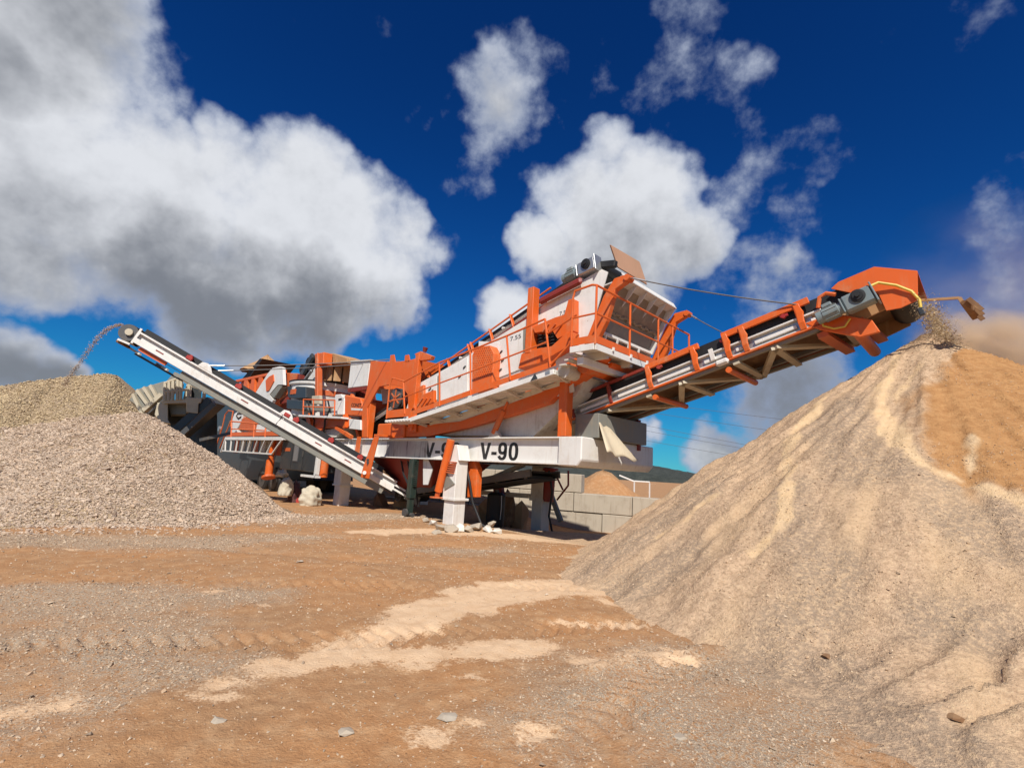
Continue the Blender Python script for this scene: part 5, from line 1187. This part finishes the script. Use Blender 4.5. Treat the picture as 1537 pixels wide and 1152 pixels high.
for pts in ([(431, 579), (459, 580), (459, 597), (443, 598), (432, 596)], [(430, 599), (456, 601), (457, 615), (430, 613)]):
    vc.part('motor_housing', MB().plate([V(x, y, .05) for x, y in pts], (0, .35, 0)), 'charcoal', bevel=.02)
vc.part('inspection_box', MB().plate([V(468, 594, .0), V(480, 593, .0), V(480, 606, .0), V(468, 606, .0)], (0, .10, 0)), 'beige', bevel=.01)
vc.part('service_tray', MB().plate([V(459, 606, .0), V(498, 611, .0), V(498, 620, .0), V(462, 616, .0)], (0, .15, 0)), 'grey_or_shade', bevel=.01)
sh2 = vc.part('white_shield', MB().plate([V(503, 592, -.02), V(512, 591, -.02), V(517, 598, -.02), V(516, 622, -.02), V(496, 622, -.02), V(500, 610, -.02)], (0, .3, 0)), 'white', bevel=.02)
vc.part('shield_slot', MB().plate([V(508, 598, -.024), V(513, 597, -.024), V(513, 600, -.024), V(508, 601, -.024)], (0, -.004, 0)), 'black', sh2)
ob = vc.part('orange_cover', MB().plate([V(517, 592, .0), V(541, 597, .0), V(545, 612, .0), V(544, 624, .0), V(517, 623, .0)], (0, 1.6, 0)), 'orange', bevel=.03)
lettering(vc, 'CONST', V(527, 610, -.004), V(542, 610.5, -.004), .11, 'ink', -1, ob, offset=.01)
vc.part('name_strip', MB().plate([V(527, 612, -.003), V(544, 613, -.003), V(544, 616, -.003), V(527, 615, -.003)], (0, -.003, 0)), 'white', ob)
bs = vc.part('base_frame', MB().plate([V(457, 624, .0), V(524, 626, .0), V(524, 640, .0), V(472, 643, .0), V(468, 652, .0), V(462, 640, .0)], (0, 2.4, 0)), 'orange', bevel=.01)
vc.part('base_leg', MB().bar(V(464, 622, -.02), V(471, 655, -.02), .15, .12, (0, 1, 0)), 'orange'); vc.part('base_leg', MB().bar(V(519, 622, -.02), V(519, 642, -.02), .15, .12, (0, 1, 0)), 'orange')
vc.part('base_leg', MB().bar(V(536, 640, .3), V(540, 656, .3), .12, .12, (0, 1, 0)), 'orange')
vc.part('discharge_box', MB().plate([V(484, 645, .1), V(516, 641, .1), V(504, 656, .1), V(480, 656, .1)], (0, 1.6, 0)), 'white_grimy', bevel=.01)
vc.part('side_chute', MB().plate([V(400, 600, .5), V(430, 580, .5), V(440, 640, .5), V(415, 640, .5)], (0, 1.2, 0)), 'darkred', bevel=.01)

vc.part('recess_sheet', MB().plate([V(430, 585, 2.35), V(475, 560, 2.35), V(560, 575, 2.35), V(572, 656, 2.35), V(420, 656, 2.35)], (0, .03, 0)), 'darkred')  # dark sheet added to look like a shaded recess and close see-through gaps
vc.part('dark_infill', MB().plate([V(425, 618, 1.2), V(460, 612, 1.2), V(560, 616, 1.2), V(566, 656, 1.2), V(420, 656, 1.2)], (0, .8, 0)), 'charcoal', bevel=.02)  # charcoal block added as dark fill between crusher base and trailer beam
rail_run(vc, [(V(x, 622 + (x - 455) * .03, -.25), V(x + .6, 599 + (x - 455) * .03, -.25)) for x in (455, 470, 486, 502)], r=.022)
vc.part('service_walkway', MB().plate([V(448, 622, -.25), V(512, 625, -.25), V(512, 628, -.25), V(448, 625, -.25)], (0, .5, 0)), 'white', bevel=.006)
for i, (x0, x1) in enumerate(((462, 470), (492, 486))): vc.part('hose', MB().tube([V(x0, 600, -.05), V(x0 + 3, 614, -.12), V(x1 + 2, 630, -.1), V(x1, 650, .05)], .03, 6), 'black', smooth_=True)
vc.part('white_panel', MB().plate([V(524, 628, -.05), V(541, 630, -.05), V(541, 645, -.05), V(524, 643, -.05)], (0, .3, 0)), 'white', bevel=.01)
vc.part('orange_gusset', MB().plate([V(472, 643, -.05), V(484, 643, -.05), V(472, 656, -.05)], (0, .06, 0)), 'orange')
vc.part('orange_strut', MB().bar(V(505, 641, -.03), V(528, 656, -.03), .10, .10, (0, 1, 0)), 'orange')
vc.part('lid_ram', MB().cyl(V(452, 578, .2), V(468, 556, .2), .06, n=12).cyl(V(468, 556, .2), V(474, 548, .2), .03, n=10), 'galv', smooth_=True)

# ------------------------------------------------------------------ control cabinet slung below the trailer
cu0, cu1 = V(421, 690, -.25)[0], V(478, 690, -.25)[0]
cb = Thing('control_cabinet', 'dark grey control cabinet with narrow window and white frame below the conveyor', 'cabinet', ((cu0 + cu1) / 2, .2, .75))
cb0 = cb.part('body', MB().box(cu0, cu1 - .18, -.25, .7, .84, 1.96), 'charcoal', bevel=.02)
cb.part('frame_post', MB().box(cu1 - .178, cu1 - .03, -.27, -.15, .74, 1.96), 'white', bevel=.006); cb.part('frame_sill', MB().box(cu0 + 1.9, cu1, -.27, -.10, .66, .735), 'white', bevel=.006)
for k in (.33, .66): u = cu0 + (cu1 - cu0 - .18) * k; cb.part('door_seam', MB().box(u - .012, u + .012, -.254, -.251, .88, 1.92), 'black', cb0)
uw = cu0 + (cu1 - cu0) * .36
wnd = cb.part('window_frame', MB().box(uw - .02, uw + .42, -.266, -.251, 1.12, 1.84), 'steel', cb0); cb.part('window_pane', MB().box(uw + .02, uw + .38, -.272, -.267, 1.16, 1.8), 'galv', cb0)
cb.part('orange_badge', MB().box(cu0 + .25, cu0 + .75, -.258, -.252, 1.48, 1.6), 'orange_dirty', cb0)
cb.part('door_handle', MB().box(uw + .75, uw + .79, -.29, -.255, 1.3, 1.5), 'steel', cb0)

# ------------------------------------------------------------------ orange and white feeder plant behind the pile
fp = Thing('feeder_plant', 'orange and white feeder plant with railed platform behind the gravel pile', 'feeder plant', (-15, CEN, 0.0))
FV = .15
hopp = [V(352, 592, FV), V(362, 573, FV), V(425, 559, FV), V(446, 560, FV), V(440, 586, FV), V(400, 612, FV), V(372, 606, FV)]
h1 = fp.part('feed_hopper', MB().plate(hopp, (0, 2.3, 0)), 'orange_dirty', bevel=.02)
for x in (370, 381, 392, 403): fp.part('hopper_rib', MB().plate([V(x, 573 - (x - 362) * .2, FV - .01), V(x + 5, 572 - (x - 362) * .2, FV - .01), V(x + 3, 592, FV - .01), V(x - 3, 592, FV - .01)], (0, -.10, 0)), 'orange', h1)
fp.part('hopper_rim', MB().bar(V(356, 572, FV - .05), V(428, 557, FV - .05), .14, .12), 'orange', h1, bevel=.01)
dd_outer = [V(377, 600, -.1), V(402, 560, -.1), V(409, 552, -.1), V(420, 549.5, -.1), V(424, 551, -.1), V(425, 577, -.1), V(417, 577, -.1), V(404, 592, -.1), V(410, 600, -.1), V(406, 608, -.1)]
d0 = fp.part('white_bracket', MB().plate(dd_outer, (0, .12, 0)), 'white')
fp.part('bracket_inset', MB().plate([V(399.6, 571, -.105), V(405, 565, -.105), V(411, 562, -.105), V(412, 572, -.105), V(404.5, 586, -.105), V(400.5, 587, -.105)], (0, -.03, 0)), 'orange', d0)
fp.part('bracket_foot', MB().plate([V(405, 592, -.08), V(418, 578, -.08), V(424, 579, -.08), V(411, 597, -.08)], (0, .25, 0)), 'grey_or_shade', d0)
fp.part('slanted_screen', MB().plate([V(360, 572, .5), V(390, 538, .5), V(394, 538, .5), V(370, 573, .5)], (0, 1.6, 0)), 'black')
fp.part('orange_side_box', MB().plate([V(425, 560, .2), V(452, 562, .2), V(445, 600, .2), V(420, 606, .2)], (0, 1.5, 0)), 'darkred')
hv = []; mq = MB(); pc = np.array(V(398, 560, 1.3)); seg = 24
for i in range(6):
    for k in range(seg):
        a_ = 6.283 * k / seg; r_ = 1.15 * i / 5; hv.append((pc[0] + r_ * math.cos(a_), pc[1] + r_ * math.sin(a_), pc[2] + .95 * (1 - i / 5) + random.uniform(-.04, .04)))
mq.add(hv, [(j * seg + k, j * seg + (k + 1) % seg, (j + 1) * seg + (k + 1) % seg, (j + 1) * seg + k) for j in range(5) for k in range(seg)] + [tuple(range(seg))])
fp.part('rock_load', mq, MT['rust'])
# below the hopper: dark fill, white drum panels, orange mesh boxes
fp.part('dark_fill', MB().plate([V(290, 700, .9), V(300, 612, .9), V(340, 605, .9), V(420, 600, .9), V(470, 620, .9), V(470, 720, .9), V(360, 720, .9)], (0, 1.6, 0)), 'charcoal')  # charcoal slab added as dark fill, covers the sky gap
wd_ = fp.part('white_side_drum', MB().plate([V(346, 650, .1), V(348, 630, .1), V(352, 620, .1), V(359, 616, .1), V(366, 620, .1), V(362, 634, .1), V(356, 643, .1), V(355, 652, .1)], (0, .3, 0)), 'white', bevel=.02)
fp.part('drum_emblem', MB().tube([V(363, 620, .085), V(357, 620, .085), V(355, 624, .085), V(358, 628, .085), V(362, 625, .085)], .035, 6), 'ink', wd_)
fp.part('mesh_guard', MB().plate([V(358, 645, .1), V(362, 628, .1), V(375, 622, .1), V(388, 630, .1), V(384, 648, .1)], (0, .25, 0)), 'orange_dirty', bevel=.03)
fp.part('white_panel', MB().plate([V(386, 632, .1), V(400, 640, .1), V(397, 652, .1), V(384, 650, .1)], (0, .2, 0)), 'white')
pl0, pl1 = V(339, 657, -.5), V(424, 657, -.5)
fp.part('platform_deck', MB().plate([pl0, pl1, (pl1[0], .3, pl1[2]), (pl0[0], .3, pl0[2])], (0, 0, -.06)), 'white', bevel=.006)
fp.part('platform_edge', MB().bar(off(pl0, z=-.02, v=-.02), off(pl1, z=-.02, v=-.02), .03, .12), 'white')
fp.part('platform_lower_bar', MB().bar(V(334, 676, -.5), V(408, 681, -.5), .05, .05), 'white')
for i in range(9):
    t = i / 8; a = lerp(pl0, pl1, t); b_ = lerp(V(336, 676, -.5), V(408, 681, -.5), min(1, t + .03)); fp.part('platform_brace', MB().bar(off(a, z=-.05), b_, .045, .045, (0, 1, 0)), 'white')
    if i < 8: fp.part('white_guard_panel', MB().plate([off(lerp(pl0, pl1, t + .02), v=.35, z=-.08), off(lerp(pl0, pl1, t + .11), v=.35, z=-.08), off(lerp(pl0, pl1, t + .11), v=.35, z=-.62), off(lerp(pl0, pl1, t + .02), v=.35, z=-.62)], (0, .02, 0)), 'white_grimy' if i % 3 else 'orange_dirty')
fp.part('platform_end_strut', MB().bar(V(339, 657, -.5), V(332, 678, -.5), .07, .07, (0, 1, 0)), 'white')
rail_run(fp, [(V(x, 656, -.5), V(x + 1, 656 - hgt_, -.5)) for x, hgt_ in ((347, 25), (381, 22), (398, 20))], r=.03, heights=(.95, .5))
fp.part('platform_toe_board', MB().bar(off(pl0, z=.16), off(pl1, z=.16), .02, .16), 'orange')
fp.part('ladder_loop', MB().tube([V(325, 668, -.5), V(334, 640, -.5), V(338, 622, -.5), V(343, 616, -.5), V(350, 617, -.5), V(346, 640, -.5)], .03, 8), 'orange_dirty', smooth_=True)
fp.part('ladder_rail', MB().tube([V(330, 672, -.5), V(339, 650, -.5), V(346, 632, -.5)], .03, 8), 'orange_dirty', smooth_=True)
fp.part('round_lamp', MB().cyl(V(328, 643, -.5), off(V(328, 643, -.5), v=.12), .12, n=16), 'galv', smooth_=True)
fp.part('hydraulic_ram', MB().cyl(V(411, 660, -.3), V(406, 690, -.3), .10).cyl(V(406, 690, -.3), V(403, 714, -.3), .14), 'orange', smooth_=True)
fp.part('ram_base', MB().cyl(V(403, 714, -.3), V(403, 717, -.3), .24), 'orange_dirty')
fp.part('hydraulic_ram', MB().cyl(V(488, 690, .0), V(485, 716, .0), .13), 'orange', smooth_=True)

# ------------------------------------------------------------------ beige jaw crusher plant far left
jp = Thing('jaw_crusher_plant', 'dusty beige crusher plant with ribbed feed bin behind the gravel pile', 'crusher plant', tuple(at_depth(260, 680, 14.6)), world=True)
def J(x, y, Y=14.30): return tuple(at_depth(x, y, Y))
EYv = np.array((-0.66, 1, 0))
bn = jp.part('feed_bin', MB().plate([J(194, 600), J(206, 584), J(246, 572), J(264, 576), J(242, 602), J(222, 622)], EYv * 2.2), 'grey_or_shade', bevel=.01)
for (a, b_) in (((200, 591), (214, 622)), ((206, 585), (226, 612)), ((216, 581), (232, 606)), ((226, 578), (238, 600))): jp.part('bin_rib', MB().bar(J(*a, 14.23), J(*b_, 14.23), .08, .08, (0, 1, 0)), 'beige', bn)
jp.part('bin_rail', MB().bar(J(217, 616, 14.20), J(244, 592, 14.20), .12, .16, (0, 1, 0)), 'beige', bn); jp.part('bin_rail', MB().bar(J(224, 620, 14.20), J(248, 598, 14.20), .05, .08, (0, 1, 0)), 'steel', bn)
jp.part('deck', MB().plate([J(242, 602, 13.90), J(300, 596, 13.90), J(322, 600, 13.90), J(318, 603, 13.90), J(246, 605, 13.90)], EYv * 1.2), 'beige')
for x0, y0, y1 in ((247, 602, 574), (253, 601, 572), (259, 601, 571), (266, 600, 568), (271, 600, 566), (283, 598, 575), (306, 599, 584)): jp.part('railing_post', MB().tube([J(x0, y0, 13.90), J(x0 + 1, y1, 13.90)], .045, 6), 'beige', smooth_=True)
for (a, b_) in (((247, 575), (270, 567)), ((247, 588), (285, 584)), ((283, 577), (306, 585)), ((270, 567), (284, 576))): jp.part('handrail', MB().tube([J(*a, 13.90), J(*b_, 13.90)], .04, 6), 'beige', smooth_=True)
jp.part('engine_box', MB().plate([J(288, 598, 14.30), J(288, 579, 14.30), J(303, 582, 14.30), J(302, 598, 14.30)], EYv * 1.2), 'charcoal', bevel=.02)
jp.part('beige_pod', MB().plate([J(274, 600, 14.10), J(280, 576, 14.10), J(288, 578, 14.10), J(287, 600, 14.10)], EYv * .8), 'beige', bevel=.03)
jp.part('dark_hood', MB().plate([J(248, 574, 14.60), J(262, 558, 14.60), J(268, 560, 14.60), J(276, 576, 14.60)], EYv * 1.2), 'grey_or_shade')
jp.part('junction_box', MB().plate([J(279, 596, 13.80), J(303, 597, 13.80), J(302, 604, 13.80), J(298, 605, 13.80), J(297, 620, 13.80), J(280, 618, 13.80)], EYv * .5), 'beige', bevel=.01)
jp.part('frame_plates', MB().plate([J(232, 622, 14.10), J(236, 604, 14.10), J(252, 604, 14.10), J(252, 630, 14.10), J(256, 636, 14.10), J(240, 632, 14.10)], EYv * .6), 'beige', bevel=.01)
jp.part('dark_fill', MB().plate([J(240, 640, 14.90), J(250, 606, 14.90), J(316, 604, 14.90), J(326, 612, 14.90), J(326, 690, 14.90), J(280, 690, 14.90)], EYv * 2.0), 'charcoal')  # big dark box added to stand in for the black shade here
jp.part('jaw_housing', MB().plate([J(253, 606, 14.30), J(280, 604, 14.30), J(280, 622, 14.30), J(256, 622, 14.30)], EYv * .6), 'grey_or_shade', bevel=.02)
jp.part('outlet_conveyor', MB().bar(J(268, 652, 14.20), J(325, 602, 14.20), .7, .22), 'charcoal'); jp.part('outlet_stringer', MB().bar(J(270, 654, 13.70), J(322, 606, 13.70), .06, .14), 'steel')
jp.part('outlet_stringer', MB().bar(J(300, 660, 13.70), J(345, 650, 13.70), .05, .08), 'steel')

# ------------------------------------------------------------------ loose things on the ground
def put_mesh(name, bm, mat, c, r, rg, label, cat, group, smooth_):
    me = bpy.data.meshes.new(name); bm.to_mesh(me); bm.free(); me.materials.append(MT[mat] if isinstance(mat, str) else mat)
    if smooth_: me.polygons.foreach_set('use_smooth', np.ones(len(me.polygons), bool))
    o = bpy.data.objects.new(name, me); COL.objects.link(o); o.location = (c[0], c[1], c[2] + r[2] * .45); o.rotation_euler = (0, 0, rg.uniform(0, 6))
    return props(o, label, cat, group)
def blob(name, c, r, mat, label, cat, seed, rough=.28, flat=.8, sub=4, group=None):     # crumpled soft thing
    rg = np.random.default_rng(seed); bm = bmesh.new()
    if sub <= 2:                                                                        # broken rock: hull of a few points
        for p in rg.normal(0, 1, (15, 3)):
            p = p / np.linalg.norm(p) * rg.uniform(.75, 1.1); bm.verts.new((p[0] * r[0], p[1] * r[1], max(p[2], -.6) * r[2]))
        bmesh.ops.convex_hull(bm, input=bm.verts)
        return put_mesh(name, bm, mat, c, r, rg, label, cat, group, False)
    bmesh.ops.create_icosphere(bm, subdivisions=sub, radius=1.0); ph = rg.uniform(0, 6.28, 9); fr = rg.normal(0, 1, (9, 3)) * np.array([1.6] * 3 + [3.4] * 3 + [7] * 3)[:, None]; am = [.5] * 3 + [.34] * 3 + [.16] * 3
    for v in bm.verts:
        p = np.array(v.co); k = 1 + rough * sum(am[i] * (abs(math.sin(fr[i] @ p + ph[i])) * 2 - 1.2) for i in range(9))
        v.co = Vector((p[0] * k * r[0], p[1] * k * r[1], max(p[2] * k, -.55) * r[2]))
    return put_mesh(name, bm, mat, c, r, rg, label, cat, group, True)
g = lambda x, y: ground_at(x, y)
blob('white_sack', g(466, 757), (.30, .25, .34), 'sack', 'crumpled cream sack lying beside the trailer leg', 'sack', 3, .20)
blob('white_sack', at_depth(428, 742, 14.6), (.18, .18, .30), 'sack', 'small white sack at the edge of the gravel pile', 'sack', 4, .20)
blob('cloth_scrap', at_depth(424, 715, 14.8), (.16, .14, .12), 'sack', 'pale cloth scrap under the control cabinet', 'cloth', 8, .3)
blob('red_drum', at_depth(451, 757, 15.0), (.22, .22, .26), 'redplastic', 'red plastic tub behind the cream sack', 'tub', 5, .08)
blob('maroon_bag', at_depth(441, 757, 14.9), (.16, .2, .36), paint('maroon_cloth', (0.08, 0.028, 0.035), .9), 'maroon bag leaning under the control cabinet', 'bag', 6, .3)
for i, (x, y, rx, rz) in enumerate(((650, 787, .17, .09), (664, 795, .22, .10), (676, 798, .16, .12), (690, 797, .13, .11), (703, 797, .17, .10), (716, 795, .20, .12), (732, 797, .16, .09), (738, 789, .12, .10), (655, 801, .10, .06), (746, 800, .12, .07), (640, 783, .10, .07))):
    d_ = ['leftmost flat', 'broad', 'upright grey', 'small blocky', 'pale', 'wide pale', 'low tan', 'rear brown', 'front small', 'rightmost', 'loose outlying'][i]
    blob('rock', g(x, y), (rx, rx * .75, rz), MT['conc'] if i % 3 else MT['white_grimy'], f'{d_} rock in the rubble at the foot of the near front leg', 'rock', 20 + i, .30, sub=2, group='rubble at the front leg')
for i, (x, y, r_, lb) in enumerate(((671, 1078, .055, 'flat grey stone lying alone on the bare foreground soil'), (327, 1083, .05, 'pale flat clod in the left foreground'), (518, 1100, .045, 'pale flat stone in the centre foreground'), (450, 843, .05, 'lone white stone on the brown track left of the plant'), (1241, 987, .05, 'dark clod on the slumped sand at right'), (1432, 1078, .05, 'dark clump on the slumped sand in the right corner'), (1020, 1110, .05, 'pale clod of sand in the foreground right of centre'))):
    p = g(x, y); p[2] = max(h_ground(p[:1], p[1:2])[0], h_right(p[:1], p[1:2])[0]) if i in (4, 5) else p[2]
    if i in (4, 5): p = on_right((x, y))
    blob('stone', p, (r_, r_ * .8, r_ * .35), 'conc' if i not in (4, 5) else 'soil_steel', lb, 'stone', 50 + i, .35, sub=2)
# broken rock standing in the shade under the chassis
for i, (x, y, r_) in enumerate(((736, 757, .36), (752, 762, .30), (778, 757, .34), (764, 740, .30), (600, 752, .30), (575, 748, .34))):
    p = at_depth(x, y, 14.6 if i < 4 else 15.2); hz_ = max(p[2] + .42, .3)
    blob('boulder', (p[0], p[1], -.42 + .12), (r_, r_, hz_ * .8), 'soil_steel' if i % 2 else 'rust', ['large brown boulder left of the far leg', 'dark boulder touching the large brown one', 'orange brown boulder beside the far leg', 'smaller boulder between the others by the far leg', 'brown boulder below the belly chute', 'leftmost boulder below the belly chute'][i], 'boulder', 70 + i, .3, sub=2, group='boulders under the chassis')
# parts slung under the frame
ub = Thing('under_conveyor', 'dark return conveyor slung low beneath the trailer frame', 'conveyor', (-1.0, CEN, .3))
ub.part('stringer', MB().bar((-3.4, .75, .42), (1.6, .75, 1.22), .06, .16), 'steel'); ub.part('stringer', MB().bar((-3.4, 1.75, .42), (1.6, 1.75, 1.22), .06, .16), 'steel')
ub.part('belt', MB().bar((-3.4, CEN, .45), (1.6, CEN, 1.25), .9, .03), 'black'); ub.part('return_belt', MB().bar((-3.4, CEN, .30), (1.6, CEN, 1.10), .9, .02), 'black')
for k in range(6): t = k / 5; ub.part('idler', MB().cyl((-3.2 + 4.6 * t, .8, .38 + .74 * t), (-3.2 + 4.6 * t, 1.7, .38 + .74 * t), .05, n=10), 'steel', smooth_=True)
ub.part('tail_drum', MB().cyl((-3.45, .75, .36), (-3.45, 1.75, .36), .16, n=16), 'black', smooth_=True)
ot = Thing('oil_tank', 'black cylindrical oil tank between the legs under the chassis', 'tank', (-.6, 1.9, -.2))
ot.part('shell', MB().lathe((-.6, 1.9, -.2), (0, 0, 1), [(0, .2), (.04, .24), (.8, .24), (.86, .18)], 20), 'black', smooth_=True)
ot.part('cap', MB().cyl((-.6, 1.9, .66), (-.6, 1.9, .74), .06, n=10), 'steel'); ot.part('sight_pipe', MB().tube([(-.36, 1.85, .0), (-.34, 1.85, .3), (-.36, 1.85, .6)], .015, 6), 'galv')
for i, (x, y) in enumerate(((650, 786), (795, 797))):
    c_ = Zp(x, y, -.12); tb = MB()
    for k in range(3): tb.box(c_[0] - .5, c_[0] + .45, c_[1] + .05 + k * .2, c_[1] + .22 + k * .2, -.22, -.10)
hb_ = [((0.30, .0, 1.3), (0.42, .05, .9), (0.50, .1, .5), (.72, .2, .05), (1.1, .3, -.1)), ((.9, 2.2, 1.3), (.95, 2.3, .8), (.8, 2.4, .2), (1.0, 2.3, -.15))]
for i, pts in enumerate(hb_): single('hydraulic_hose', MB().tube(pts, .028, 8), 'black', ['black hose looping down behind the near front leg', 'black hose looping down beside the far leg'][i], 'hose', smooth_=True)

# ------------------------------------------------------------------ dust blowing off the pile top
def dust(name, c, r, dens, col, label, sc_=2.0):
    bm = bmesh.new(); bmesh.ops.create_icosphere(bm, subdivisions=3, radius=1.0); me = bpy.data.meshes.new(name); bm.to_mesh(me); bm.free()
    m = bpy.data.materials.new(name + '_volume'); m.use_nodes = True; nt = m.node_tree; nt.nodes.remove(nt.nodes['Principled BSDF'])
    pv = nt.nodes.new('ShaderNodeVolumePrincipled'); pv.inputs['Color'].default_value = col + (1,); pv.inputs['Anisotropy'].default_value = 0.2
    tcn = nt.nodes.new('ShaderNodeTexCoord'); ln = vmath(nt, 'LENGTH', tcn.outputs['Object'], out=1)
    nz = tex(nt, sc_, 4, .6, tcn.outputs['Object']).outputs['Fac']
    f_ = math_n(nt, 'MULTIPLY', smooth(nt, ln, 1.0, 0.15), smooth(nt, nz, .36, .68)); nt.links.new(math_n(nt, 'MULTIPLY', f_, dens), pv.inputs['Density'])
    nt.links.new(pv.outputs[0], nt.nodes['Material Output'].inputs['Volume']); me.materials.append(m)
    o = bpy.data.objects.new(name, me); COL.objects.link(o); o.location = c; o.scale = r; return props(o, label, 'dust', kind='stuff')
dust('dust_cloud', tuple(at_depth(1462, 508, 6.7)), (.95, .65, .52), 9.0, (0.96, 0.79, 0.60), 'dense tan dust around the sand falling on the pile top', 1.6)
dust('dust_cloud', tuple(at_depth(1550, 530, 6.9)), (1.5, .9, .75), 6.0, (0.96, 0.80, 0.62), 'tan dust blowing along the crest of the sand pile', 1.5)
dust('dust_haze', tuple(at_depth(1540, 430, 8.5)), (3.0, 1.9, 2.0), .28, (0.92, 0.82, 0.74), 'thin dust haze drifting above the sand pile', 1.3)
print('objects', len(bpy.data.objects))
